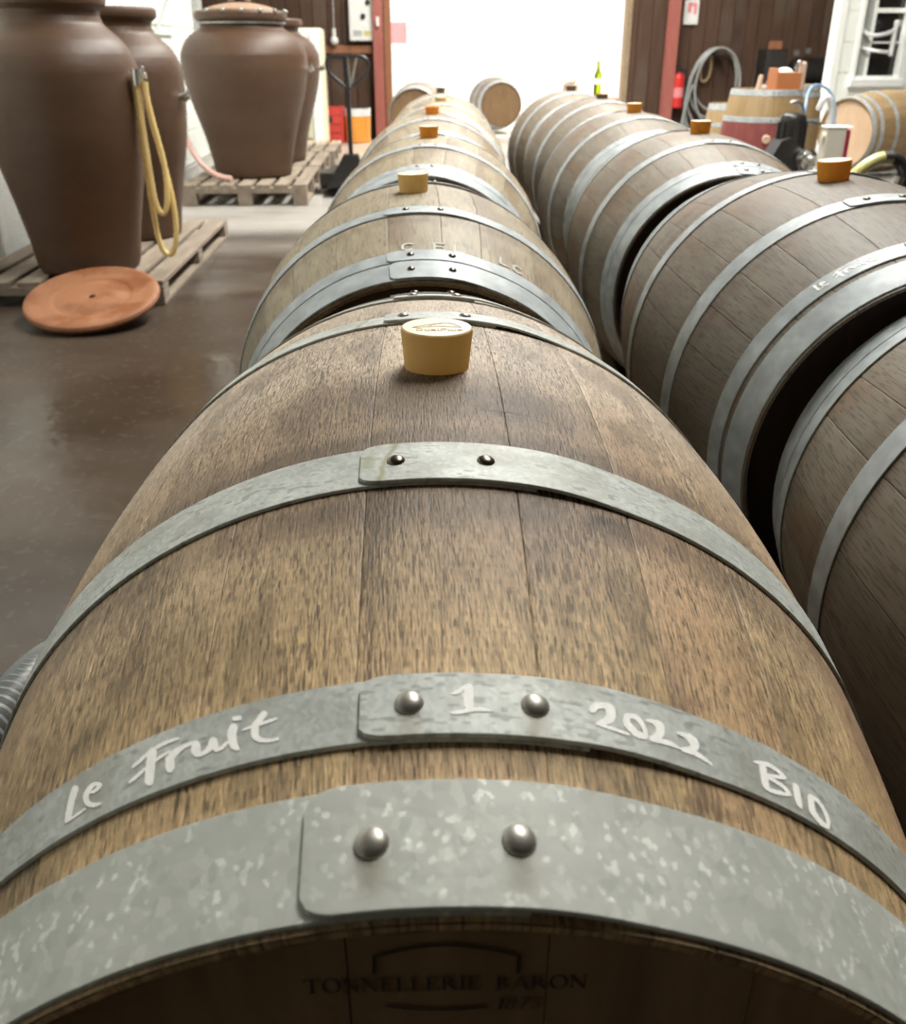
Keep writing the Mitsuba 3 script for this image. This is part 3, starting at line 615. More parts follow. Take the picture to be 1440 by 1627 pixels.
# ---------------------------------------------------------------- the front barrel
AH = 0.42
LET = json.loads('''{"L":[[[[-6065,-3889],[-6040,-3973],[-6008,-3987],[-5988,-3991],[-5783,-3986],[-5601,-3973],[-5610,-3966],[-5634,-3961],[-5901,-3971],[-5896,-3951],[-5905,-3888],[-5885,-3821],[-5886,-3816],[-5907,-3803],[-5943,-3791],[-5964,-3785],[-6006,-3778],[-6025,-3777],[-6047,-3780],[-6067,-3835]]]],"e":[[[[-5662,-3835],[-5717,-3851],[-5738,-3868],[-5732,-3891],[-5690,-3920],[-5655,-3937],[-5619,-3951],[-5556,-3967],[-5460,-3985],[-5384,-3992],[-5347,-3993],[-5293,-3989],[-5295,-3982],[-5318,-3976],[-5388,-3971],[-5442,-3964],[-5534,-3944],[-5561,-3936],[-5595,-3917],[-5607,-3904],[-5606,-3896],[-5594,-3884],[-5580,-3891],[-5551,-3898],[-5477,-3902],[-5420,-3899],[-5374,-3889],[-5359,-3881],[-5364,-3874],[-5393,-3861],[-5417,-3854],[-5516,-3836],[-5559,-3831],[-5599,-3830]],[[-5584,-3879],[-5560,-3867],[-5527,-3861],[-5511,-3860],[-5471,-3866],[-5512,-3876]]]],"F":[[[[-4554,-3803],[-4785,-3845],[-4824,-3853],[-4827,-3856],[-4813,-3864],[-4795,-3867],[-4743,-3863],[-4649,-3853],[-4559,-3833],[-4546,-3889],[-4727,-3918],[-4824,-3936],[-4826,-3942],[-4813,-3947],[-4791,-3950],[-4694,-3941],[-4629,-3933],[-4536,-3914],[-4517,-3974],[-4498,-3989],[-4460,-4002],[-4415,-4011],[-4374,-4013],[-4359,-4011],[-4344,-4002],[-4377,-3891],[-4261,-3876],[-4119,-3865],[-4113,-3860],[-4125,-3854],[-4141,-3851],[-4226,-3852],[-4299,-3857],[-4382,-3866],[-4383,-3831],[-4408,-3814],[-4198,-3807],[-4013,-3806],[-4005,-3803],[-4010,-3797],[-4032,-3791],[-4096,-3787],[-4303,-3783],[-4472,-3794],[-4505,-3790],[-4524,-3790],[-4549,-3796]]]],"r":[[[[-4035,-3851],[-4090,-3858],[-4152,-3870],[-4165,-3878],[-4196,-3884],[-4200,-3889],[-4185,-3928],[-4168,-3947],[-4144,-3965],[-4115,-3975],[-4097,-3980],[-4079,-3982],[-4045,-3984],[-4024,-3979],[-4011,-3966],[-4010,-3949],[-4039,-3914],[-3972,-3892],[-3897,-3876],[-3857,-3871],[-3785,-3871],[-3690,-3874],[-3680,-3872],[-3681,-3863],[-3699,-3855],[-3717,-3851],[-3785,-3847],[-3922,-3846]]]],"u":[[[[-3775,-3860],[-3769,-3894],[-3755,-3911],[-3743,-3918],[-3686,-3940],[-3634,-3950],[-3582,-3953],[-3497,-3949],[-3435,-3942],[-3394,-3933],[-3366,-3946],[-3334,-3953],[-3311,-3955],[-3228,-3951],[-3204,-3948],[-3171,-3936],[-3149,-3917],[-3164,-3909],[-3188,-3907],[-3234,-3925],[-3265,-3929],[-3303,-3929],[-3316,-3907],[-3349,-3881],[-3362,-3875],[-3393,-3866],[-3427,-3862],[-3455,-3865],[-3471,-3872],[-3490,-3900],[-3519,-3918],[-3544,-3924],[-3598,-3926],[-3619,-3886],[-3628,-3876],[-3653,-3863],[-3690,-3852],[-3729,-3848],[-3760,-3850]]]],"i":[[[[-3023,-3781],[-3119,-3777],[-3134,-3778],[-3141,-3787],[-3127,-3797],[-3100,-3803],[-3012,-3810],[-2993,-3810],[-2980,-3806],[-2981,-3796],[-3002,-3785]]],[[[-3182,-3846],[-3187,-3862],[-3181,-3882],[-3151,-3920],[-3129,-3937],[-3097,-3954],[-3063,-3967],[-3014,-3976],[-2989,-3980],[-2950,-3981],[-2944,-3979],[-2944,-3974],[-2991,-3950],[-3019,-3918],[-3036,-3879],[-3025,-3849],[-3039,-3836],[-3067,-3825],[-3084,-3821],[-3102,-3818],[-3135,-3818],[-3157,-3824]]]],"t":[[[[-2807,-3857],[-2947,-3865],[-2952,-3871],[-2943,-3875],[-2932,-3877],[-2807,-3874],[-2797,-3907],[-2783,-3922],[-2775,-3927],[-2742,-3942],[-2707,-3952],[-2674,-3959],[-2614,-3968],[-2509,-3977],[-2404,-3979],[-2350,-3976],[-2342,-3973],[-2341,-3967],[-2349,-3962],[-2361,-3959],[-2447,-3960],[-2539,-3955],[-2610,-3944],[-2648,-3934],[-2665,-3927],[-2674,-3918],[-2685,-3881],[-2678,-3872],[-2506,-3866],[-2407,-3858],[-2399,-3855],[-2406,-3848],[-2425,-3844],[-2635,-3851],[-2571,-3819],[-2571,-3814],[-2581,-3803],[-2603,-3794],[-2617,-3791],[-2644,-3789],[-2668,-3791],[-2736,-3824],[-2792,-3844]]]],"1":[[[[365,-3794],[276,-3821],[183,-3841],[179,-3845],[184,-3847],[213,-3849],[273,-3847],[305,-3842],[385,-3817],[370,-3850],[357,-3902],[365,-3915],[376,-3921],[399,-3927],[198,-3943],[150,-3948],[146,-3950],[148,-3954],[196,-3958],[249,-3960],[305,-3958],[423,-3948],[535,-3941],[750,-3939],[782,-3937],[786,-3933],[778,-3930],[617,-3917],[562,-3917],[472,-3922],[488,-3915],[499,-3901],[514,-3801],[499,-3790],[472,-3784],[425,-3786]]]],"2a":[[[[2534,-3810],[2387,-3818],[2334,-3825],[2310,-3830],[2273,-3843],[2233,-3863],[2229,-3869],[2232,-3880],[2240,-3884],[2265,-3887],[2296,-3886],[2311,-3883],[2363,-3861],[2413,-3853],[2463,-3848],[2483,-3860],[2488,-3883],[2487,-3888],[2475,-3895],[2434,-3910],[2359,-3927],[2308,-3941],[2301,-3946],[2304,-3951],[2412,-3960],[2605,-3969],[2806,-3973],[2822,-3970],[2829,-3965],[2819,-3961],[2651,-3951],[2464,-3942],[2526,-3931],[2595,-3910],[2634,-3888],[2644,-3861],[2640,-3837],[2635,-3830],[2612,-3820],[2561,-3812]]]],"0":[[[[3010,-3841],[2980,-3837],[2946,-3838],[2837,-3844],[2810,-3848],[2789,-3856],[2752,-3882],[2741,-3897],[2739,-3910],[2748,-3922],[2769,-3932],[2853,-3960],[2902,-3971],[2960,-3975],[3041,-3972],[3077,-3968],[3113,-3958],[3125,-3948],[3124,-3904],[3106,-3884],[3073,-3863],[3036,-3848]],[[2922,-3868],[2952,-3870],[2992,-3884],[3039,-3912],[3049,-3926],[3048,-3934],[2993,-3933],[2963,-3929],[2858,-3894],[2857,-3888],[2866,-3871]]]],"2b":[[[[3120,-3852],[3114,-3859],[3124,-3863],[3187,-3862],[3249,-3865],[3275,-3873],[3284,-3879],[3269,-3909],[3190,-3935],[3139,-3956],[3138,-3962],[3151,-3965],[3157,-3970],[3170,-3971],[3456,-3964],[3626,-3963],[3639,-3960],[3645,-3955],[3624,-3950],[3529,-3935],[3440,-3932],[3351,-3935],[3395,-3920],[3424,-3898],[3440,-3867],[3442,-3852],[3438,-3847],[3411,-3838],[3357,-3832],[3286,-3835],[3145,-3845]]]],"2c":[[[[3658,-3867],[3653,-3873],[3661,-3877],[3738,-3880],[3792,-3887],[3831,-3900],[3863,-3920],[3782,-3936],[3658,-3952],[3645,-3958],[3644,-3963],[3669,-3965],[3674,-3971],[3921,-3972],[4063,-3981],[4177,-3993],[4194,-3990],[4201,-3987],[4199,-3984],[4111,-3962],[4022,-3947],[3943,-3941],[3987,-3928],[4002,-3922],[4026,-3901],[4026,-3885],[4016,-3870],[3995,-3860],[3936,-3851],[3865,-3850],[3781,-3853],[3712,-3858],[3674,-3862]]]],"B":[[[[5038,-3865],[5039,-3870],[5068,-3871],[5150,-3870],[5121,-3923],[5107,-3981],[5115,-3994],[5134,-4002],[5152,-4003],[5157,-4009],[5253,-4011],[5360,-4006],[5586,-3986],[5714,-3968],[5723,-3963],[5711,-3946],[5656,-3931],[5555,-3919],[5401,-3912],[5565,-3896],[5695,-3875],[5707,-3869],[5696,-3861],[5643,-3845],[5562,-3837],[5427,-3828],[5358,-3827],[5170,-3843],[5060,-3859]],[[5243,-3981],[5263,-3965],[5276,-3934],[5496,-3944],[5619,-3962],[5373,-3980],[5289,-3983]],[[5285,-3901],[5294,-3858],[5362,-3857],[5421,-3858],[5503,-3862],[5577,-3871],[5374,-3893]]]],"I":[[[[5822,-3878],[5791,-3910],[5763,-3965],[5763,-3983],[5777,-4002],[5795,-4009],[5843,-4016],[5880,-4015],[5896,-4010],[5918,-3982],[5958,-3890],[5951,-3878],[5924,-3872],[5848,-3872]]]],"O":[[[[6130,-3902],[6092,-3927],[6054,-3977],[6046,-4000],[6057,-4010],[6162,-4039],[6249,-4051],[6352,-4049],[6415,-4044],[6438,-4041],[6461,-4033],[6500,-4010],[6540,-3978],[6531,-3952],[6474,-3913],[6386,-3889],[6304,-3882],[6197,-3884],[6160,-3891]],[[6226,-3985],[6215,-3974],[6216,-3957],[6251,-3911],[6344,-3922],[6394,-3943],[6424,-3985],[6408,-4021],[6277,-4004]]]]}''')
def letters(names):
    return [[[(a / 1e4, y / 1e4) for a, y in r] for r in q] for n in names for q in LET[n]]

M1 = mat((0, 0, AH), -0.022)
left = -0.66 - np.cumsum([0.235, 0.25, 0.21, 0.245, 0.23, 0.25, 0.22, 0.24, 0.23, 0.25])
right = np.linspace(0.60, left[-1] + 2 * PI, 12)[1:]
edges1 = np.r_[left[::-1], -0.66, -0.38, -0.125, 0.155, 0.375, 0.60, right]
H1 = [(-0.4815, -0.428, 0.30), (-0.406, -0.371, 0.335), (-0.2075, -0.1595, 0.33), (0.150, 0.190, 0.32), (0.341, 0.372, 0.30), (0.43, 0.48, 0.3)]
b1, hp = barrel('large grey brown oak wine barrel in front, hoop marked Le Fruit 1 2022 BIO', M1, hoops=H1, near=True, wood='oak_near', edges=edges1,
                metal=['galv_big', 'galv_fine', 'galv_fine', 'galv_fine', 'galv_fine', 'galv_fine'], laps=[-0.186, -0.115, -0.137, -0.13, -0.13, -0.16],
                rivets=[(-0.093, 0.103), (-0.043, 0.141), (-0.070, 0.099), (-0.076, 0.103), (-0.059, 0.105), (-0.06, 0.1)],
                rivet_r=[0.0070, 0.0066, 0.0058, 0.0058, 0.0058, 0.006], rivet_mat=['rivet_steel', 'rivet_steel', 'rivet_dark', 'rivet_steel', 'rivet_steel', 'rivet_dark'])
rf = hp[1][1]
base = rf
for nm, lab, lift in ((['L', 'e', 'F', 'r', 'u', 'i', 't'], 'hand painted white words Le Fruit', base), (['1'], 'hand painted white number 1', rf), (['2a', '0', '2b', '2c'], 'hand painted white year 2022', base), (['B', 'I', 'O'], 'hand painted white word BIO', base)):
    add('lettering', flat_on_hoop(letters(nm), lift, lift=0.0004), 'chalk_paint', hp[1][0], smooth=False, M=M1, label=lab)

# the cooper's brand on the head: serif capitals drawn from strokes
def quad(a, b, w):
    a, b = np.array(a, float), np.array(b, float)
    d = (b - a) / np.linalg.norm(b - a); n = np.array([-d[1], d[0]]) * w / 2
    return Polygon([a + n, b + n, b - n, a - n])
TK, TN = 0.17, 0.065
def sf(x, y, w=0.34): return sbox(x - w / 2, y - TN / 2, x + w / 2, y + TN / 2)
def ell(cx, cy, rx, ry): 
    return Polygon([(cx + rx * math.cos(t), cy + ry * math.sin(t)) for t in np.linspace(0, 2 * PI, 40)[:-1]])
def stem(x): return unary_union([sbox(x - TK / 2, 0, x + TK / 2, 1), sf(x, TN / 2), sf(x, 1 - TN / 2)])
def bowl(x, y0, y1, w):
    cy, ry = (y0 + y1) / 2, (y1 - y0) / 2
    o = ell(x, cy, w, ry); i = ell(x, cy, w - TK * 0.9, ry - TN)
    return o.difference(i).intersection(sbox(x, y0, x + 2, y1))
def glyph(c):
    if c == 'T': return unary_union([sbox(.5 - TK / 2, 0, .5 + TK / 2, 1), sf(.5, TN / 2), sbox(.02, 1 - TN, .98, 1), quad((.05, 1), (.02, .76), TN), quad((.95, 1), (.98, .76), TN)]), 1.0
    if c == 'O': return ell(.53, .5, .53, .52).difference(shapely.affinity.rotate(ell(.53, .5, .36, .46), 12)), 1.06
    if c == 'N': return unary_union([quad((.16, 0), (.16, 1), TN), quad((.10, .98), (.86, .02), TK * .95), quad((.86, 0), (.86, 1), TN), sf(.16, TN / 2, .3), sf(.08, 1 - TN / 2, .24), sf(.86, 1 - TN / 2, .3)]), 1.02
    if c == 'E': return unary_union([stem(.17), sbox(.17, 1 - TN, .70, 1), sbox(.17, 0, .74, TN), sbox(.17, .5, .52, .5 + TN), quad((.70, 1), (.70, .78), TN), quad((.73, 0), (.76, .24), TN), quad((.52, .40), (.52, .66), TN)]), .82
    if c == 'L': return unary_union([stem(.17), sbox(.17, 0, .70, TN), quad((.69, 0), (.73, .28), TN)]), .78
    if c == 'R': return unary_union([stem(.17), bowl(.2, .46, 1, .48), quad((.40, .50), (.84, .03), TK), sf(.86, TN / 2, .2)]), .95
    if c == 'I': return stem(.2), .42
    if c == 'B': return unary_union([stem(.17), bowl(.2, .50, 1, .44), bowl(.2, 0, .56, .52)]), .82
    if c == 'A': return unary_union([quad((.12, 0), (.50, 1), TN), quad((.50, 1), (.86, 0), TK), sbox(.26, .32, .72, .32 + TN), sf(.10, TN / 2, .28), sf(.86, TN / 2, .34)]), 1.0
    if c == '1': return unary_union([sbox(.28, 0, .28 + TK, 1), sf(.36, TN / 2, .4), quad((.30, .98), (.12, .80), TN)]), .56
    if c == '8': return unary_union([ell(.34, .74, .26, .26).difference(ell(.34, .74, .15, .19)), ell(.34, .26, .31, .27).difference(ell(.34, .26, .18, .20))]), .70
    if c == '7': return unary_union([sbox(.04, 1 - TN * 1.5, .62, 1), quad((.58, .98), (.22, 0), TK * .8), quad((.06, 1), (.05, .78), TN)]), .64
    if c == '5': return unary_union([quad((.16, .98), (.12, .52), TN), sbox(.14, 1 - TN * 1.6, .58, 1), bowl(.18, 0, .62, .44), sbox(.10, .60 - TN, .24, .60), sbox(.06, 0, .2, TN * 1.5)]), .66
    return None, .5
def word(s, x, z, h, width, slant=0.0):
    gs, pen = [], 0.0
    for c in s:
        g, w = glyph(c)
        if g is not None: gs.append(shapely.affinity.translate(g, pen, 0))
        pen += w + 0.05
    g = unary_union(gs)
    k = width / pen
    return shapely.affinity.affine_transform(g, [k, slant * h, 0, h, x, z])
def ribbon(pts, w):
    p = smoothcurve([(a, b, 0) for a, b in pts], 30)[:, :2] if len(pts) > 2 else np.array(pts)
    return LineString(p).buffer(w / 2, cap_style='flat')
Y_H = -(0.484 - 0.038) - 0.0118
zz = lambda z: z - AH
brand = unary_union([word('TONNELLERIE', -0.0584, zz(0.6282), 0.0086, 0.0752), word('BARON', 0.0222, zz(0.6273), 0.0082, 0.0392)])
year = word('1875', 0.0212, zz(0.6149), 0.0074, 0.0205, 0.25)
arc = unary_union([ribbon([(-0.0284, zz(0.6392)), (-0.0281, zz(0.6500))], 0.0016), ribbon([(-0.0284, zz(0.6496)), (-0.0135, zz(0.6540)), (0.0016, zz(0.6554)), (0.0165, zz(0.6530)), (0.0318, zz(0.6482))], 0.0014), ribbon([(0.0315, zz(0.6488)), (0.0314, zz(0.6375))], 0.0016)])
swoosh = ribbon([(-0.0245, zz(0.6193)), (-0.004, zz(0.6157)), (0.0186, zz(0.6168))], 0.0013)
def on_head(g, lab):
    v, f = [], []
    ms = []
    for p in polys(g):
        a, b = trimesh.creation.triangulate_polygon(p, engine='earcut')
        ms.append(trimesh.Trimesh(np.c_[a[:, 0], np.full(len(a), Y_H), a[:, 1]], b, process=False))
    add('printing', cat(ms), 'brand_ink', b1, smooth=False, M=M1, label=lab)
on_head(unary_union([brand, year]), 'dark branded words TONNELLERIE BARON 1875')
on_head(unary_union([arc, swoosh]), 'dark branded arch and curved underline')

_, P, H = bung('cream silicone bung with raised print, in the front barrel', M1)
emb = []
tm = meshkit.text_mesh('DualPlus', 0.0062, 0.0004, bold=True)
w = tm.bounds[1, 0] - tm.bounds[0, 0]
tm.apply_translation((-w / 2, 0, 0)); tm.apply_scale((0.036 / w, 1, 1)); tm.apply_translation((0.001, -0.0125, H + 0.0002))
emb.append(tm)
for pts in ([(-0.019, -0.002), (-0.009, 0.004), (0.000, 0.009), (0.010, 0.0105), (0.016, 0.003), (0.019, -0.001)], [(-0.006, 0.001), (-0.001, 0.007), (0.004, 0.0085)], [(-0.020, -0.0045), (-0.008, -0.001), (0.004, 0.0005), (0.019, -0.0025)]):
    m = extrude(ribbon(pts, 0.0009), 0.0004); m.apply_translation((0, 0, H + 0.0002)); emb.append(m)
add('print', cat(emb), 'bung_print', 'silicone_bung', smooth=False, M=P, label='brown emblem and lettering on the top')

# ---------------------------------------------------------------- the two rows
AR = AH + 0.03
G = 'oak barrels lying in two rows'
second = dict(hoops=[(-0.482, -0.428, 0.32), (-0.424, -0.388, 0.32), (-0.2075, -0.165, 0.32), (0.165, 0.2075, 0.3), (0.388, 0.424, 0.3), (0.428, 0.482, 0.3)],
              laps=[-0.165, -0.175, -0.185, -0.1, -0.1, -0.1], rivets=[(-0.06, 0.145), (-0.06, 0.145), (-0.075, 0.10), None, None, None])
B2 = mat((0.011, 1.078, AH - 0.004), -0.008)
t2, h2 = barrel('pale grey oak barrel second in the left row, directly behind the lettered front barrel', B2, group=G, head='oak_head_shaded', **second)
row = [((0.067, 2.234, AH), -0.06, 'oak barrel third in the left row, with a yellow bung between two hoops'), ((0.105, 3.395, AH), 0.0, 'oak barrel fourth in the left row, orange bung on top'),
       ((0.18, 4.50, AH), 0.02, 'oak barrel fifth in the left row, chalk marked hoop'), ((0.23, 5.58, AH), 0.02, 'oak barrel at the far end of the left row')]
LM = [B2]
for p, yw, lab in row:
    M = mat(p, yw, 0, RNG.uniform(-0.03, 0.03)); LM.append(M)
    barrel(lab, M, group=G, head='oak_head_shaded')
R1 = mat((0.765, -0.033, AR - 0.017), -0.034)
barrel('oak barrel nearest on the right, cut off by the picture edge', R1, group=G, head='oak_head_shaded')
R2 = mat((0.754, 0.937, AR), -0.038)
t, hr2 = barrel('large brown oak barrel second in the right row, hoop marked Le Fruit in white', R2, group=G, head='oak_head_shaded',
                hoops=[(-0.479, -0.425, 0.3), (-0.412, -0.377, 0.3), (-0.212, -0.170, 0.3), (0.085, 0.125, 0.3), (0.377, 0.412, 0.3), (0.425, 0.479, 0.3)],
                laps=[-0.2, -0.235, -0.245, -0.1, -0.1, -0.1], rivets=[None, (-0.14, 0.03), (-0.15, 0.015), None, None, None])
rf2 = hr2[1][1]
lt = [[[(-0.67 + (a + 0.607) * 0.76, y * 0.9 - 0.042) for a, y in r] for r in q] for q in letters(['L', 'e', 'F', 'r', 'u', 'i', 't'])]
add('lettering', flat_on_hoop(lt, rf2, lift=0.0004), 'chalk_paint', hr2[1][0], smooth=False, M=R2, label='hand painted white words Le Fruit')
rrow = [((0.803, 1.998, AR - 0.004), -0.065, 'oak barrel third in the right row, amber bung beside the red banded cask'), ((0.85, 2.985, AR - 0.004), -0.03, 'oak barrel fourth in the right row, small amber bung on top'),
        ((0.913, 3.962, AR + 0.003), -0.003, 'oak barrel fifth in the right row, brown bung under the green bottle'), ((0.938, 4.96, AR + 0.003), -0.005, 'oak barrel at the far end of the right row, against the bright doorway')]
RM = [R1, R2]
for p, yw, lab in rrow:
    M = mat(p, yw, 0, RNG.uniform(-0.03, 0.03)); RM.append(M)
    barrel(lab, M, group=G, head='oak_head_shaded', laps=[-0.05, -0.05, -0.12, None, None, None])
# chalk traces on the second barrel: worn capitals on the staves
def chalk(strokes, th0, y0, sc):
    g = []
    for s in strokes:
        g += [LineString([(a, b) for a, b in s]).buffer(0.09)]
    out = []
    for p in polys(unary_union(g)):
        out.append([[(th0 + a * sc / 0.32, y0 + b * sc) for a, b in p.exterior.coords[:-1]]] + [[(th0 + a * sc / 0.32, y0 + b * sc) for a, b in r.coords[:-1]] for r in p.interiors])
    return out
C_ = [[(.6, .9), (.3, 1), (.05, .75), (.05, .25), (.3, 0), (.6, .1)]]
E_ = [[(.6, 1), (0, 1), (0, 0), (.6, 0)], [(0, .5), (.5, .5)]]
L_ = [[(0, 1), (0, 0), (.55, 0)]]
q = chalk(C_, -0.10, -0.378, 0.026) + chalk(E_, 0.06, -0.378, 0.026) + chalk(L_, 0.16, -0.378, 0.026) + chalk(L_, 0.40, -0.372, 0.024) + chalk(C_, 0.47, -0.376, 0.026)
add('lettering', flat_on_hoop(q, lambda th, y: FULL.r(y), lift=0.0006), 'chalk_faint', t2, smooth=False, M=B2, label='worn white chalk letters')

# bungs
bung('cream silicone bung on the second barrel of the left row', LM[0], -0.03)
bung('brown topped yellow bung on the third barrel of the left row', LM[1], -0.02, mats=('silicone_amber_backlit', 'silicone_top_lit'))
bung('small orange bung on the fourth barrel of the left row', LM[2], 0.0, mats=('silicone_amber_backlit', 'silicone_amber_backlit'), h=0.028)
bung('pale flat bung on the fifth barrel of the left row', LM[3], 0.0, h=0.02)
bung('dark brown bung on the farthest barrel of the left row', LM[4], -0.03, mats=('silicone_brown', 'silicone_brown'))
bung('amber silicone bung with cream top beside the yellow hose, second barrel of the right row', RM[1], -0.09, mats=('silicone_amber_backlit', 'silicone_top_lit'))
bung('amber silicone bung in front of the red banded cask, third barrel of the right row', RM[2], -0.02, mats=('silicone_amber_backlit', 'silicone_top_lit'))
bung('amber silicone bung beside the red post, fourth barrel of the right row', RM[3], -0.02, mats=('silicone_amber_backlit', 'silicone_top_lit'))
bung('reddish brown bung at the foot of the green bottle', RM[4], 0.0, mats=('silicone_brown', 'silicone_amber_backlit'), h=0.02)
bung('dark bung on the farthest barrel of the right row against the light', RM[5], -0.0, mats=('silicone_brown', 'silicone_brown'), h=0.026)

# cradle rails under the rows
def rail(x0, y0, x1, y1, z, lab):
    a = math.atan2(x1 - x0, y1 - y0); L = math.hypot(x1 - x0, y1 - y0)
    add('timber_rail', bx(-0.04, 0.04, 0, L, 0.0, z, 0.006), 'timber', smooth=False, M=mat((x0, y0, 0), -a), label=lab, cat='timber', group='timber rails under the barrels')
for off, sideL, sideR in ((-0.24, 'on the clay jar side', 'on the inner side'), (0.24, 'on the inner side', 'on the wine pump side')):
    rail(-0.035 + off, -0.45, 0.245 + off, 6.05, AH - 0.292, 'rough square timber rail under the left row of barrels, ' + sideL)
    rail(0.735 + off, 0.47, 0.96 + off, 5.45, AR - 0.292, 'rough square timber rail under the right row of barrels, ' + sideR)
    rail(0.765 + off, -0.5, 0.765 + off, 0.44, AR - 0.017 - 0.292, 'short timber rail under the nearest barrel of the right row, ' + sideR)

# barrels further off
barrel('oak barrel standing on the yard past the doorway, pale round head facing the hall', mat((1.29, 13.4, 0.345), 0.10), head='oak_head_pale')
barrel('oak barrel in the doorway beyond the left row, brown head under a bright hoop', mat((0.20, 11.0, 0.35), -0.14), head='oak_head_pale')
SMALL = Spec(0.285, 0.24, 0.365, 0.375)
hs = [(-0.374, -0.335, 0.2), (-0.335 + 0.01, -0.29, 0.2), (-0.135, -0.095, 0.2), (0.095, 0.135, 0.2), (0.29, 0.325, 0.2), (0.335, 0.374, 0.2)]
red_M = mat((2.585, 6.42, 0.377)) @ mat((0, 0, 0), 0, PI / 2, 0)
hs2 = [(-0.374, -0.335, 0.2), (-0.20, -0.162, 0.2), (0.165, 0.20, 0.2), (0.335, 0.374, 0.2)]
rb, _ = barrel('upright oak cask with a dark red painted middle band and an orange box on top', red_M, SMALL, hoops=hs2, n_staves=22, wood='oak_painted', category='cask', name='cask')
add('bung_plug', lathe([(0, 0), (0.026, 0), (0.030, 0.004), (0.030, 0.012), (0.024, 0.018), (0.012, 0.019), (0.010, 0.014), (0, 0.014)], 24), 'pale_wood', rb, M=red_M @ on_surface(-0.20, 0.06, SMALL.r(0.06) - 0.002), label='round pale plug in the red band')
KEG = Spec(0.215, 0.185, 0.27, 0.28)
barrel('small upright oak keg between the amber bung and the red banded cask', mat((3.02, 8.5, 0.285)) @ mat((0, 0, 0), 0, PI / 2, 0), KEG, hoops=[(-0.279, -0.225, 0.2), (-0.12, -0.085, 0.2), (0.085, 0.12, 0.2), (0.225, 0.279, 0.2)], n_staves=18, wood='oak_new', category='cask', name='cask')
barrel('new golden oak barrel lying sideways under the white partition at the right edge', mat((4.23, 7.95, 0.355), -1.10), wood='oak_new', head='oak_head_new', hoops=[(-0.481, -0.44, 0.3), (-0.40, -0.365, 0.3), (-0.235, -0.20, 0.26), (0.20, 0.235, 0.26), (0.365, 0.40, 0.3), (0.44, 0.481, 0.3)])
barrel('pale oak cask standing half hidden between the red banded cask and the sideways barrel', mat((3.10, 7.35, 0.377)) @ mat((0, 0, 0), 0, PI / 2, 0), SMALL, hoops=hs, n_staves=22, wood='oak_new', metal='galv_far', category='cask', name='cask')

# ---------------------------------------------------------------- clay jars, pallets, lid
U1 = [(0.0, 0.0), (0.195, 0.0), (0.205, 0.012), (0.225, 0.13), (0.258, 0.30), (0.283, 0.42), (0.302, 0.56), (0.309, 0.69), (0.306, 0.77), (0.290, 0.83), (0.258, 0.88), (0.220, 0.915), (0.196, 0.94), (0.188, 0.965), (0.190, 0.985), (0.212, 1.0), (0.218, 1.015), (0.216, 1.035), (0.205, 1.045), (0.175, 1.045), (0.168, 1.03), (0.165, 0.96), (0.16, 0.94), (0.0, 0.94)]
U2 = [(0.0, 0.0), (0.266, 0.0), (0.280, 0.014), (0.296, 0.10), (0.325, 0.24), (0.365, 0.38), (0.402, 0.50), (0.435, 0.63), (0.452, 0.75), (0.450, 0.82), (0.432, 0.87), (0.395, 0.925), (0.345, 0.965), (0.302, 0.99), (0.290, 1.01), (0.290, 1.03), (0.318, 1.045), (0.325, 1.06), (0.325, 1.088), (0.314, 1.10), (0.285, 1.10), (0.275, 1.09), (0.27, 1.0), (0.0, 1.0)]
def spl(p, n=90):
    p = np.array(p, float)
    k = [i for i in range(len(p))]
    from scipy.interpolate import PchipInterpolator
    d = np.r_[0, np.cumsum(np.linalg.norm(np.diff(p, axis=0), axis=1))]
    t = np.unique(np.r_[d, np.linspace(0, d[-1], n)])
    return np.c_[np.maximum(PchipInterpolator(d, p[:, 0])(t), 0), PchipInterpolator(d, p[:, 1])(t)]
PZ = 0.144
K1 = 1.0466        # the front pair stands on a thinner pallet
def near_pair(x, y, z):
    return (CAM[0] + (x - CAM[0]) * K1, CAM[1] + (y - CAM[1]) * K1, CAM[2] + (z - CAM[2]) * K1)
def jar(label, x, y, prof, s=1.0, tap=None, z=PZ):
    t = thing('clay_jar', label, 'jar')
    M = mat((x, y, z)) @ np.diag([s, s, s, 1])
    p = np.array(prof)
    add('body', lathe(spl(prof), 96), 'clay', t, smooth=50, M=M)
    if tap is not None:
        th, z, r = tap
        Q = M @ trimesh.transformations.rotation_matrix(th, [0, 0, 1]) @ trimesh.transformations.translation_matrix((r - 0.012, 0, z)) @ trimesh.transformations.rotation_matrix(PI / 2, [0, 1, 0])
        v = add('tap', cat([lathe([(0, 0), (0.016, 0), (0.016, 0.03), (0.022, 0.032), (0.022, 0.042), (0.012, 0.046), (0.012, 0.06), (0, 0.06)], 20)]), 'steel', t, smooth=40, M=Q, label='small steel sampling tap')
        add('lever', bx(-0.035, 0.012, -0.006, 0.006, 0.046, 0.054, 0.002), 'steel', v, smooth=False, M=Q)
    return t
jar('tall brown clay jar in front at the left with an amber hose on its side', -1.441, 3.644, U1, s=K1, z=0.106, tap=(-0.12, 0.755, 0.307))
j = jar('brown clay jar half hidden behind the front left jar', -1.423, 4.47, U1, s=0.98 * K1, z=0.106, tap=(-0.2, 0.66, 0.308))
j2 = jar('wide shouldered brown clay jar with a clamped rim and a lid', -1.144, 6.85, U2, tap=(-0.1, 0.73, 0.452))
add('rim_cord', tube([(0.305 * math.cos(a), 0.305 * math.sin(a), 1.025) for a in np.linspace(0, 2 * PI, 40)], 0.008, 6, 60), 'dull_steel', j2, M=mat((-1.144, 6.85, PZ)), label='clamp ring round the neck')
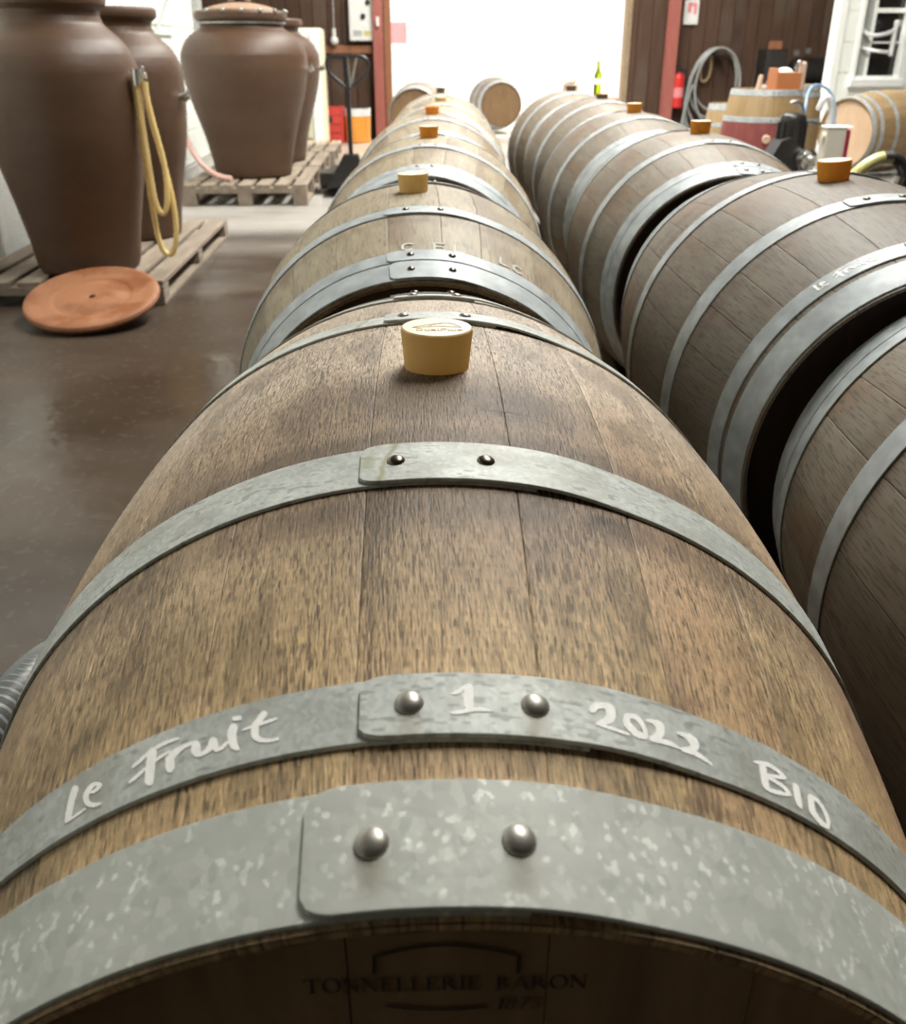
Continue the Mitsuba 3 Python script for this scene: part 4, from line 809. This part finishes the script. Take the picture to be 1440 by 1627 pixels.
for i in range(14):
    a = -2.6 + i * 0.4
    add('clamp_bolt', lathe([(0, 0), (0.013, 0), (0.013, 0.014), (0.009, 0.02), (0, 0.021)], 10), 'dull_steel', j2, M=mat((-1.144 + 0.322 * math.cos(a), 6.85 + 0.322 * math.sin(a), PZ + 1.09)))
jar('clay jar behind the lidded jar, only its pale right flank showing', -1.13, 7.92, U2, s=0.985, tap=(-0.1, 0.73, 0.452))
t = thing('jar_lid', 'domed clay lid with a pale handle on the lidded jar', 'lid')
LD = mat((-1.144, 6.85, PZ + 1.10))
add('dome', lathe(spl([(0.0, 0.055), (0.06, 0.054), (0.15, 0.042), (0.22, 0.024), (0.262, 0.006), (0.262, -0.012), (0.0, -0.012)][::-1]), 64), 'clay_pale', t, smooth=50, M=LD)
add('handle', tube([(0.055, 0, 0.065), (0.06, 0, 0.14), (0.03, 0, 0.20), (-0.03, 0, 0.20), (-0.06, 0, 0.14), (-0.055, 0, 0.065)], 0.022, 12, 40), 'clay_pale', t, M=LD @ mat((0, 0, 0), 0.3))

# the lid on the floor, leaning on the pallet
t = thing('jar_lid', 'round orange terracotta lid with a small central hole, leaning on the front pallet', 'lid')
lp = [(0.014, 0.030), (0.014, 0.0), (0.10, 0.0), (0.245, 0.004), (0.262, 0.010), (0.268, 0.022), (0.262, 0.034), (0.245, 0.038), (0.20, 0.032), (0.165, 0.030), (0.150, 0.026), (0.10, 0.034), (0.05, 0.036), (0.026, 0.034), (0.014, 0.030)]
LID_M = mat((-1.285, 3.115, 0.068), -0.08, 0.25, 0.0)
add('disc', lathe(spl(lp[:], 60), 96), 'terracotta', t, smooth=45, M=LID_M)
add('hole_plug', lathe([(0, 0.004), (0.0138, 0.004), (0.0138, 0.018), (0, 0.018)], 20), 'dark_metal', t, M=LID_M, label='dark centre hole')

def pallet(label, x0, x1, y0, y1, along='y', n=7, thin=0.0):
    """deck boards, stringers, blocks and base boards; boards run along the given direction."""
    t = thing('pallet', label, 'pallet')
    L = (y1 - y0) if along == 'y' else (x1 - x0)
    W = (x1 - x0) if along == 'y' else (y1 - y0)
    def put(name, a0, a1, b0, b1, z0, z1, **k):   # a along the boards, b across
        m = bx(x0 + b0, x0 + b1, y0 + a0, y0 + a1, z0, z1, 0.003) if along == 'y' else bx(x0 + a0, x0 + a1, y0 + b0, y0 + b1, z0, z1, 0.003)
        add(name, m, 'pallet_wood', t, smooth=False)
    bw = 0.098 if n >= 7 else 0.13
    for i in range(n):
        b = i * (W - bw) / (n - 1)
        put('deck_board', 0.004 * RNG.random(), L - 0.004 * RNG.random(), b, b + bw, 0.122 - thin, 0.144 - thin)
    put('end_board', 0.0, 0.022, 0, W, 0.085 - thin, 0.1215 - thin)
    for a in (0.0, L / 2 - 0.05, L - 0.10):
        put('stringer', a, a + 0.10, 0, W, 0.1 - thin, 0.122 - thin)
        for b in (0.0, W / 2 - 0.05, W - 0.10):
            put('block', a, a + 0.10, b, b + 0.10, 0.022, 0.1 - thin)
    for b in (0.0, W / 2 - 0.05, W - 0.10):
        put('base_board', 0, L, b, b + 0.10, 0.0, 0.022)
    return t
pallet('weathered wooden pallet under the two front clay jars', -1.93, -1.055, 3.345, 5.0, 'y', 7, thin=0.038)
pallet('dark edged wooden pallet under the lidded clay jar', -1.58, -0.70, 6.25, 7.45, 'y', 7)
pallet('pale wooden pallet under the half hidden far clay jar', -1.58, -0.70, 7.50, 8.70, 'y', 7)
pallet('empty sunlit wooden pallet beyond the far jars', -1.58, -0.66, 8.76, 9.96, 'y', 7)

# amber hose on the front jar
t = thing('hose', 'amber clear hose hanging in two long loops on the front jar', 'hose')
hx, hy = -1.055, 3.40
def loop(x0, x1, zb, y_, z0=0.90):
    return [(x0, y_, z0), (x0 - 0.004, y_, 0.7 * z0 + 0.3 * zb), (x0 + 0.004, y_ - 0.01, 0.25 * z0 + 0.75 * zb), (x0 + 0.3 * (x1 - x0), y_ - 0.01, zb + 0.012), (x0 + 0.62 * (x1 - x0), y_ - 0.01, zb), (x1 - 0.004, y_ - 0.01, zb + 0.06), (x1, y_, 0.25 * z0 + 0.75 * zb + 0.05), (x0 + 0.62 * (x1 - x0), y_, 0.68 * z0 + 0.32 * zb), (x0 + 0.03, y_, z0 - 0.02)]
add('outer_loop', tube([near_pair(*p) for p in loop(-1.062, -0.975, 0.215, 3.37)], 0.012, 10, 90), 'hose_amber', t)
add('inner_loop', tube([near_pair(*p) for p in loop(-1.048, -0.985, 0.385, 3.35)], 0.012, 10, 90), 'hose_amber', t)
add('end_clamp', tube([near_pair(-1.05, 3.35, 0.865), near_pair(-1.05, 3.35, 0.925)], 0.018, 12, 4, spline=False), 'steel', t)
add('hose', tube([(-1.60, 6.5, 0.62), (-1.56, 6.50, 0.45), (-1.49, 6.48, 0.30), (-1.38, 6.46, 0.20), (-1.25, 6.42, 0.168)], 0.02, 10, 40), 'hose_pink', label='pale pink hose behind the lidded clay jar', cat='hose')

# the ribbed hose beside the front barrel
rp = smoothcurve([(-0.47, -0.62, 0.07), (-0.425, -0.36, 0.34), (-0.39, -0.16, 0.457), (-0.372, 0.02, 0.46), (-0.40, 0.20, 0.34), (-0.46, 0.36, 0.16), (-0.62, 0.45, 0.03)], 520)
add('ribbed_hose', tube(rp, 0.02, 14, spline=False, radii=0.0195 + 0.0009 * np.sin(np.arange(520) * 2 * PI / 4)), 'hose_ribbed', label='grey ribbed hose leaning on the left flank of the front barrel', cat='hose')

# ---------------------------------------------------------------- pallet truck
t = thing('pallet_truck', 'black hand pallet truck with a looped steering handle by the lidded jar', 'pallet truck')
jx, jy = -0.40, 6.72
hd = add('handle_loop', tube([(jx, jy, 0.745), (jx - 0.07, jy, 0.80), (jx - 0.135, jy, 0.865), (jx - 0.145, jy, 0.905), (jx - 0.135, jy, 0.945), (jx - 0.10, jy, 0.958), (jx, jy, 0.958), (jx + 0.10, jy, 0.958), (jx + 0.145, jy, 0.935), (jx + 0.155, jy, 0.895), (jx + 0.135, jy, 0.85), (jx + 0.07, jy, 0.79), (jx, jy, 0.745)], 0.0125, 12, 110), 'black_paint', t)
add('release_lever', cat([tube([(jx + 0.004, jy - 0.005, 0.955), (jx + 0.02, jy - 0.005, 0.75)], 0.008, 8, 6, spline=False), tube([(jx + 0.075, jy, 0.955), (jx + 0.022, jy, 0.755)], 0.007, 8, 6, spline=False)]), 'dull_steel', hd)
add('tiller', tube([(jx - 0.004, jy, 0.95), (jx, jy, 0.76), (jx + 0.002, jy - 0.01, 0.30)], 0.017, 12, 8, spline=False), 'black_paint', t)
pb = cat([extrude(Polygon([(-0.055, 0.30), (0.055, 0.30), (0.085, 0.22), (0.09, 0.10), (-0.20, 0.06), (-0.17, 0.10)]), 0.16)])
pb.apply_transform(trimesh.transformations.rotation_matrix(PI / 2, [1, 0, 0])); pb.apply_translation((jx, jy + 0.08, 0))
add('pump_housing', pb, 'black_paint', t, smooth=False)
for s in (-0.075, 0.075):
    w_ = lathe([(0, -0.025), (0.07, -0.025), (0.085, -0.02), (0.085, 0.02), (0.07, 0.025), (0, 0.025)], 28)
    add('steer_wheel', w_, 'black_rubber', t, smooth=40, M=mat((jx + s, jy + 0.0, 0.086)) @ mat((0, 0, 0), 0, 0, PI / 2))
for s in (-0.2, 0.2):
    fk = cat([bx(-0.075, 0.075, -1.15, 0, 0.055, 0.085, 0.006), bx(-0.075, 0.075, -1.2, -1.14, 0.03, 0.07, 0.01)])
    add('fork', fk, 'black_paint', t, smooth=False, M=mat((jx + s * 0.9, jy + 1.40, 0.0)))
    add('load_wheel', lathe([(0, -0.04), (0.035, -0.04), (0.038, -0.035), (0.038, 0.035), (0.035, 0.04), (0, 0.04)], 20), 'black_rubber', t, smooth=40, M=mat((jx + s * 0.9, jy + 0.45, 0.039)) @ mat((0, 0, 0), 0, 0, PI / 2))
add('fork_bridge', bx(jx - 0.25, jx + 0.25, jy + 0.09, jy + 1.42 - 1.1 + 0.1, 0.06, 0.16, 0.01), 'black_paint', t, smooth=False)

# ---------------------------------------------------------------- against the back wall, left
def crate(label, x, y, w, d, h, m, nslat, catg='crate'):
    t = thing('crate', label, catg)
    add('base', bx(x, x + w, y, y + d, 0, 0.02), m, t, smooth=False)
    for (a, b, c, e) in ((x, x + w, y, y + 0.014), (x, x + w, y + d - 0.014, y + d), (x, x + 0.014, y + 0.014, y + d - 0.014), (x + w - 0.014, x + w, y + 0.014, y + d - 0.014)):
        for i in range(nslat):
            z0 = 0.02 + i * (h - 0.02) / nslat
            add('side_slat', bx(a, b, c, e, z0 + 0.004, z0 + (h - 0.02) / nslat - 0.004, 0.003), m, t, smooth=False)
    for px, py in ((x, y), (x + w, y), (x, y + d), (x + w, y + d)):
        add('corner', bx(px - 0.012, px + 0.012, py - 0.012, py + 0.012, 0, h, 0.004), m, t, smooth=False)
    return t
cr = crate('red plastic bottle crate on the floor by the back wall', -1.075, 11.35, 0.355, 0.35, 0.40, 'crate_red', 4)
add('emblem', extrude(Point(0, 0).buffer(0.052), 0.006).apply_transform(trimesh.transformations.rotation_matrix(PI / 2, [1, 0, 0])), 'white_plastic', cr, smooth=False, M=mat((-0.93, 11.346, 0.10)), label='white round emblem')
add('grip_hole', bx(-0.98, -0.84, 11.343, 11.352, 0.23, 0.30, 0.003), 'black_rubber', cr, smooth=False, label='dark grip opening')
t = thing('hose_coupling', 'small bent pale hose end sticking out of the red crate', 'hose fitting')
add('hose_end', tube([(-1.0, 11.5, 0.30), (-1.0, 11.5, 0.44), (-0.97, 11.5, 0.53), (-0.92, 11.5, 0.57)], 0.024, 12, 30), 'hose_clear', t)
add('collar', tube([(-1.0, 11.5, 0.40), (-1.0, 11.5, 0.45)], 0.03, 12, 3, spline=False), 'dull_steel', t)
t = thing('storage_tub', 'orange tub with a clear rim beside the red crate', 'tub')
add('body', lathe([(0, 0), (0.14, 0), (0.15, 0.01), (0.158, 0.30), (0.150, 0.30), (0.142, 0.02), (0, 0.02)], 40), 'crate_orange', t, smooth=40, M=mat((-0.545, 11.48, 0.0)))
add('rim', lathe([(0.150, 0.30), (0.160, 0.30), (0.162, 0.385), (0.152, 0.385)], 40), 'hose_clear', t, smooth=40, M=mat((-0.545, 11.48, 0.0)))
t = thing('fridge', 'cream upright cabinet with a raised border behind the clay jars', 'cabinet')
FX = -1.68
add('body', bx(FX, -0.865, 10.56, 11.2, 0.03, 1.22, 0.02), 'cream_paint', t, smooth=False)
add('door_panel', bx(FX + 0.06, -1.005, 10.53, 10.565, 0.12, 1.06, 0.01), 'cream_paint', t, smooth=False)
add('border', cat([bx(-0.995, -0.88, 10.53, 10.57, 0.05, 1.21, 0.015), bx(FX, -1.0, 10.53, 10.57, 1.11, 1.21, 0.015)]), 'white_panel', t, smooth=False, label='pale raised border')
t = thing('fuse_box', 'pale grey electrical box on the dark boarded wall beside the left post', 'electrical box')
add('case', bx(-0.615, -0.32, 11.86, 12.0, 1.105, 1.62, 0.012), 'white_plastic', t, smooth=False)
for x_, z_, r_ in ((-0.385, 1.515, 0.028), (-0.445, 1.37, 0.03)):
    add('switch', lathe([(0, 0), (r_, 0), (r_, 0.02), (r_ * 0.6, 0.03), (0, 0.03)], 20), 'black_rubber', t, M=mat((x_, 11.862, z_)) @ mat((0, 0, 0), 0, PI / 2, 0))
add('label', bx(-0.44, -0.36, 11.857, 11.864, 1.16, 1.22), 'hose_yellow', t, smooth=False, label='small yellow label')
add('label', bx(-0.57, -0.46, 11.857, 11.864, 1.16, 1.22), 'grey_paint', t, smooth=False, label='grey plate')
t = thing('wall_lamp', 'small white bulb hanging on the dark wall above the pallet truck', 'lamp')
add('bulb', trimesh.creation.icosphere(3, 0.05), 'white_plastic', t, smooth=True, M=mat((-0.80, 11.88, 1.11)))
add('socket', tube([(-0.80, 11.88, 1.15), (-0.80, 11.88, 1.24)], 0.025, 12, 3, spline=False), 'white_plastic', t)
add('cord', tube([(-0.80, 11.89, 1.24), (-0.795, 11.93, 1.6), (-0.80, 11.95, 2.4)], 0.006, 6, 12), 'grey_paint', t)

# ---------------------------------------------------------------- back wall, right
t = thing('fire_extinguisher', 'red fire extinguisher hanging on the dark wall beside the right post', 'fire extinguisher')
EX = mat((3.44, 11.85, 0.36))
add('cylinder', lathe([(0, 0), (0.062, 0), (0.072, 0.012), (0.072, 0.33), (0.062, 0.365), (0.035, 0.39), (0.022, 0.40), (0, 0.40)], 32), 'signal_red', t, smooth=45, M=EX)
add('label', lathe([(0.0728, 0.12), (0.0728, 0.23)], 32), 'banner_pink', t, smooth=True, M=EX, label='pale printed label')
v = add('valve', cat([lathe([(0, 0.40), (0.022, 0.40), (0.022, 0.44), (0, 0.44)], 16), bx(-0.012, 0.012, -0.09, 0.03, 0.44, 0.455, 0.003), bx(-0.012, 0.012, -0.08, 0.03, 0.465, 0.478, 0.003)]), 'dark_metal', t, smooth=False, M=EX)
add('hose', tube([(0.02, 0, 0.42), (0.08, 0, 0.41), (0.10, 0, 0.30), (0.09, 0, 0.12)], 0.011, 8, 24), 'black_rubber', t, M=EX)
t = thing('wall_sign', 'small white sign with red pictogram on the dark wall above the extinguisher', 'sign')
add('board', bx(3.46, 3.64, 11.975, 11.985, 1.29, 1.56, 0.003), 'paper_white', t, smooth=False)
add('pictogram', cat([bx(3.50, 3.545, 11.970, 11.976, 1.42, 1.53), bx(3.575, 3.61, 11.970, 11.976, 1.40, 1.53), bx(3.51, 3.60, 11.970, 11.976, 1.49, 1.52)]), 'banner_pink', t, smooth=False)
t = thing('coiled_hose', 'grey hose hung in a large coil on the dark wall right of the extinguisher', 'hose')
for i, (rx, rz, dx) in enumerate([(0.30, 0.36, 0.02), (0.31, 0.40, -0.01), (0.32, 0.46, -0.03), (0.30, 0.52, -0.06), (0.33, 0.58, -0.05), (0.28, 0.44, 0.0)]):
    a = np.linspace(0, 2 * PI, 40)
    add('coil', tube([(3.92 + rx * math.cos(q_) + dx * (1 - math.sin(q_)), 11.92 - 0.026 * i, 1.035 - rz + rz * math.sin(q_)) for q_ in a], 0.0145, 8, 70), 'hose_grey', t)
add('hook', bx(3.86, 3.94, 11.72, 11.99, 0.955, 0.985, 0.004), 'dark_metal', t, smooth=False)
add('tail', tube([(3.62, 11.84, 0.62), (3.56, 11.82, 0.40), (3.50, 11.78, 0.10), (3.46, 11.7, 0.03)], 0.019, 8, 30), 'hose_grey', t)
add('hanging_rope', tube([(3.76, 11.93, 0.98), (3.73, 11.93, 0.78), (3.76, 11.93, 0.66), (3.82, 11.93, 0.68), (3.85, 11.93, 0.84), (3.83, 11.93, 0.98)], 0.014, 8, 40), 'rope_tan', label='short loop of tan rope inside the coiled grey hose', cat='rope')
# workbench with dark gear at the wall behind the red banded cask
t = thing('workbench', 'dark steel workbench against the back wall behind the casks', 'workbench')
add('top', bx(4.36, 5.5, 11.2, 11.8, 0.56, 0.60, 0.005), 'dark_metal', t, smooth=False)
for x_, y_ in ((4.38, 11.23), (5.43, 11.23), (4.38, 11.73), (5.43, 11.73)):
    add('leg', bx(x_, x_ + 0.05, y_, y_ + 0.05, 0, 0.56), 'dark_metal', t, smooth=False)
t = thing('tool_cabinet', 'tall black cabinet with a small orange sign at its top, beside the hose coil', 'cabinet')
add('body', bx(4.37, 4.62, 11.45, 11.78, 0.601, 1.02, 0.01), 'black_paint', t, smooth=False)
add('door', bx(4.385, 4.605, 11.435, 11.452, 0.62, 1.0, 0.005), 'dark_metal', t, smooth=False)
add('sign', bx(4.38, 4.54, 11.45, 11.465, 1.015, 1.105, 0.004), 'jamb_wood', t, smooth=False, label='small orange sign')
t = thing('air_compressor', 'dark round tank beside the black cabinet at the back wall', 'compressor')
tk = lathe(spl([(0, 0), (0.10, 0.01), (0.15, 0.05), (0.16, 0.10), (0.16, 0.40), (0.15, 0.45), (0.10, 0.49), (0, 0.5)], 40), 32)
add('tank', tk, 'black_paint', t, smooth=50, M=mat((4.68, 11.5, 0.77)) @ mat((0, 0, 0), 0, 0, PI / 2))
add('gauge', lathe([(0, 0), (0.035, 0), (0.035, 0.02), (0, 0.02)], 16), 'dull_steel', t, M=mat((4.84, 11.4, 1.0)) @ mat((0, 0, 0), 0, PI / 2, 0))
add('gauge', lathe([(0, 0), (0.035, 0), (0.035, 0.02), (0, 0.02)], 16), 'dull_steel', t, M=mat((4.70, 11.4, 0.98)) @ mat((0, 0, 0), 0, PI / 2, 0))
for x_ in (4.72, 5.08):
    add('foot', bx(x_, x_ + 0.04, 11.42, 11.58, 0.601, 0.63), 'black_paint', t, smooth=False)
t = thing('toolbox', 'low pinkish red toolbox on the workbench left of the orange box', 'toolbox')
add('body', bx(4.38, 4.60, 11.2, 11.4, 0.601, 0.68, 0.01), 'banner_pink', t, smooth=False)
add('handle', tube([(4.43, 11.3, 0.68), (4.44, 11.3, 0.72), (4.54, 11.3, 0.72), (4.55, 11.3, 0.68)], 0.008, 8, 20), 'dark_metal', t)

# ---------------------------------------------------------------- on and around the red banded cask
CT = 0.377 + 0.374
t = thing('storage_box', 'orange brown wooden box on the red banded cask', 'box')
BXM = mat((2.68, 6.36, CT - 0.0256), -0.05)
add('front', bx(-0.085, 0.085, -0.11, -0.10, 0.0, 0.135, 0.003), 'box_orange', t, smooth=False, M=BXM)
add('back', bx(-0.085, 0.085, 0.10, 0.11, 0.0, 0.135, 0.003), 'box_orange', t, smooth=False, M=BXM)
add('side', bx(-0.085, -0.075, -0.10, 0.10, 0.0, 0.16, 0.003), 'box_orange', t, smooth=False, M=BXM)
add('side', bx(0.075, 0.085, -0.10, 0.10, 0.0, 0.135, 0.003), 'pale_wood', t, smooth=False, M=BXM)
add('bottom', bx(-0.075, 0.075, -0.10, 0.10, 0.0, 0.01), 'box_orange', t, smooth=False, M=BXM)
add('plastic_bag', lathe(spl([(0, 0.0), (0.062, 0.0), (0.068, 0.06), (0.055, 0.125), (0.03, 0.147), (0, 0.152)], 30), 32), 'white_plastic', smooth=60, M=BXM @ mat((-0.005, 0.0, 0.012)), label='rounded white bag poking out of the orange box', cat='bag')
t = thing('wooden_paddle', 'pale pink wooden board standing at the right of the orange box', 'board')
add('blade', bx(-0.028, 0.028, -0.014, 0.014, 0.0, 0.20, 0.012), 'pale_wood', t, smooth=False, M=mat((2.80, 6.36, CT - 0.0256), -0.05))
add('loop', tube([(-0.02, 0, 0.19), (-0.035, -0.01, 0.205), (-0.055, -0.01, 0.175), (-0.045, 0, 0.15)], 0.008, 8, 24), 'steel', t, M=mat((2.80, 6.345, CT - 0.0256), -0.05))
add('bung_mallet', lathe([(0, 0), (0.018, 0), (0.020, 0.004), (0.017, 0.10), (0.013, 0.118), (0, 0.12)], 20), 'pale_wood', smooth=45, M=mat((2.50, 6.36, CT - 0.0256)) @ mat((0, 0, 0), 0, -0.05, 0.14), label='short pale wooden peg standing at the left of the orange box', cat='peg')
add('hose', tube([(2.92, 6.5, 0.015), (2.92, 6.5, 0.40), (2.94, 6.55, 0.64), (2.99, 6.65, 0.73), (3.08, 6.75, 0.765), (3.19, 6.8, 0.735), (3.27, 6.8, 0.62), (3.28, 6.8, 0.3), (3.28, 6.8, 0.015)], 0.0095, 10, 50), 'hose_blue', label='light blue hose arching over beside the red banded cask', cat='hose')
add('hose', tube([(2.93, 6.28, 0.62), (2.97, 6.26, 0.70), (3.02, 6.28, 0.64), (3.03, 6.3, 0.5), (2.99, 6.3, 0.35), (2.93, 6.3, 0.2), (2.9, 6.3, 0.03)], 0.022, 12, 50), 'hose_clear', label='clear whitish hose hanging right of the red banded cask', cat='hose')
add('tap_lever', tube([(2.83, 6.22, 0.545), (2.89, 6.17, 0.54), (2.95, 6.15, 0.52), (2.98, 6.15, 0.50)], 0.008, 8, 20), 'black_rubber', label='thin black lever on the right flank of the red banded cask', cat='lever')

# ---------------------------------------------------------------- wine pump
t = thing('wine_pump', 'black wheeled wine pump behind the right row of barrels', 'pump')
PX, PYY = 2.36, 5.33
mo = lathe(spl([(0, 0), (0.06, 0), (0.075, 0.02), (0.08, 0.05), (0.08, 0.26), (0.07, 0.29), (0.03, 0.305), (0, 0.305)], 40), 32)
add('motor', mo, 'black_paint', t, smooth=50, M=mat((PX + 0.02, PYY, 0.35)))
for i in range(10):
    a = i * 2 * PI / 10
    add('cooling_fin', bx(0.078, 0.092, -0.004, 0.004, 0.05, 0.25), 'black_paint', t, smooth=False, M=mat((PX + 0.02, PYY, 0.35), a))
hs_ = extrude(Polygon([(-0.12, 0.0), (0.10, 0.0), (0.10, 0.14), (0.03, 0.20), (-0.03, 0.18)]), 0.16)
hs_.apply_transform(trimesh.transformations.rotation_matrix(PI / 2, [1, 0, 0]))
add('housing', hs_, 'black_paint', t, smooth=False, M=mat((PX - 0.05, PYY + 0.04, 0.32)))
add('pump_head', lathe([(0, 0), (0.05, 0), (0.06, 0.01), (0.06, 0.06), (0.05, 0.07), (0.03, 0.075), (0.03, 0.12), (0, 0.12)], 24), 'steel', t, smooth=40, M=mat((PX + 0.06, PYY - 0.14, 0.40)) @ mat((0, 0, 0), 0.3, PI / 2, 0))
add('chassis', cat([bx(PX - 0.2, PX + 0.2, PYY - 0.14, PYY + 0.14, 0.28, 0.32, 0.005)]), 'dark_metal', t, smooth=False)
for sx in (-0.17, 0.17):
    for sy in (-0.13, 0.13):
        add('leg', bx(PX + sx - 0.012, PX + sx + 0.012, PYY + sy - 0.012, PYY + sy + 0.012, 0.09, 0.285), 'dark_metal', t, smooth=False)
        add('wheel', lathe([(0, -0.018), (0.045, -0.018), (0.05, -0.012), (0.05, 0.012), (0.045, 0.018), (0, 0.018)], 20), 'black_rubber', t, smooth=40, M=mat((PX + sx, PYY + sy, 0.05)) @ mat((0, 0, 0), 0, 0, PI / 2))
add('push_handle', tube([(PX + 0.12, PYY + 0.12, 0.3), (PX + 0.13, PYY + 0.13, 0.62), (PX + 0.10, PYY + 0.13, 0.70), (PX + 0.04, PYY + 0.13, 0.70)], 0.012, 10, 30), 'dull_steel', t)
t = thing('control_box', 'beige electrical control box with a dark red side beside the pump', 'control box')
CB = mat((2.515, 5.0, 0.0), -0.05)
add('case', bx(-0.072, 0.045, -0.05, 0.05, 0.36, 0.59, 0.006), 'beige_box', t, smooth=False, M=CB)
add('side_panel', bx(0.045, 0.068, -0.05, 0.05, 0.362, 0.58, 0.005), 'maroon', t, smooth=False, M=CB)
add('lid', bx(-0.076, 0.076, -0.055, 0.055, 0.59, 0.60, 0.004), 'white_plastic', t, smooth=False, M=CB)
add('knob', lathe([(0, 0), (0.02, 0), (0.02, 0.02), (0.014, 0.026), (0, 0.026)], 20), 'cream_paint', t, M=CB @ mat((-0.085, -0.02, 0.545)) @ mat((0, 0, 0), PI / 2, 0, 0) @ mat((0, 0, 0), 0, PI / 2, 0))
add('stand', bx(-0.02, 0.02, -0.02, 0.02, 0.0, 0.36), 'dark_metal', t, smooth=False, M=CB)
add('foot', bx(-0.07, 0.07, -0.06, 0.06, 0.0, 0.02, 0.004), 'dark_metal', t, smooth=False, M=CB)
t = thing('transfer_hose', 'clear hose with yellow wine and a dark elbow behind the nearest amber bung', 'hose')
add('clear_length', tube([(1.55, 3.05, 0.03), (1.66, 3.12, 0.25), (1.76, 3.2, 0.45), (1.82, 3.2, 0.53), (1.885, 3.2, 0.583), (1.945, 3.2, 0.600)], 0.024, 14, 60), 'hose_yellow', t)
add('clamp', tube([(1.93, 3.2, 0.597), (1.965, 3.2, 0.600)], 0.029, 14, 3, spline=False), 'steel', t)
add('dark_elbow', tube([(1.955, 3.2, 0.600), (2.0, 3.2, 0.585), (2.03, 3.2, 0.54), (2.04, 3.2, 0.46), (2.05, 3.2, 0.2), (2.1, 3.15, 0.03)], 0.024, 14, 50), 'black_rubber', t)
add('coupling', tube([(2.0, 3.17, 0.53), (1.99, 3.17, 0.46)], 0.02, 14, 3, spline=False), 'steel', t)
t = thing('plastic_drum', 'white plastic drum at the right edge behind the second right barrel', 'drum')
add('body', lathe(spl([(0, 0), (0.20, 0), (0.22, 0.02), (0.22, 0.40), (0.20, 0.45), (0.12, 0.475), (0, 0.475)], 40), 40), 'white_plastic', t, smooth=50, M=mat((2.44, 3.55, 0.0)))
add('cap', lathe([(0, 0.47), (0.04, 0.47), (0.04, 0.51), (0.035, 0.515), (0, 0.515)], 24), 'signal_red', t, smooth=40, M=mat((2.52, 3.55, 0.0)))

# bottle and carton near the doorway
t = thing('stool', 'low pale wooden stand behind the far barrels, under the green bottle', 'stand')
add('top', bx(1.45, 2.05, 8.8, 9.3, 0.575, 0.605, 0.006), 'pale_wood', t, smooth=False)
for x_, y_ in ((1.48, 8.83), (1.97, 8.83), (1.48, 9.22), (1.97, 9.22)):
    add('leg', bx(x_, x_ + 0.05, y_, y_ + 0.05, 0, 0.575), 'pale_wood', t, smooth=False)
bp = [(0, 0.004), (0.033, 0.0), (0.0375, 0.006), (0.0375, 0.17), (0.034, 0.195), (0.022, 0.225), (0.0155, 0.25), (0.0145, 0.29), (0.0165, 0.292), (0.0165, 0.302), (0.0145, 0.303), (0.0, 0.303)]
t = thing('wine_bottle', 'green glass wine bottle shining against the bright doorway', 'bottle')
add('glass', lathe(spl(bp, 70), 40), 'bottle_glass', t, smooth=45, M=mat((1.87, 9.0, 0.605)))
add('label', lathe([(0.0378, 0.105), (0.0378, 0.155)], 40), 'paper_white', t, smooth=True, M=mat((1.87, 9.0, 0.605)), label='pale label')
t = thing('carton', 'pale carton with crumpled paper on it at the doorway, left of the green bottle', 'carton')
add('body', bx(1.55, 1.68, 8.95, 9.08, 0.605, 0.71, 0.004), 'pale_wood', t, smooth=False)
pm = trimesh.creation.icosphere(3, 0.055); pv = np.array(pm.vertices)
pm.vertices = pv * (0.75 + 0.5 * meshkit.fbm(pv * 30, 3, 2)[:, None]) * [1.2, 1, 0.8]
add('crumpled_paper', pm, 'paper_white', t, smooth=False, M=mat((1.60, 9.0, 0.745)))
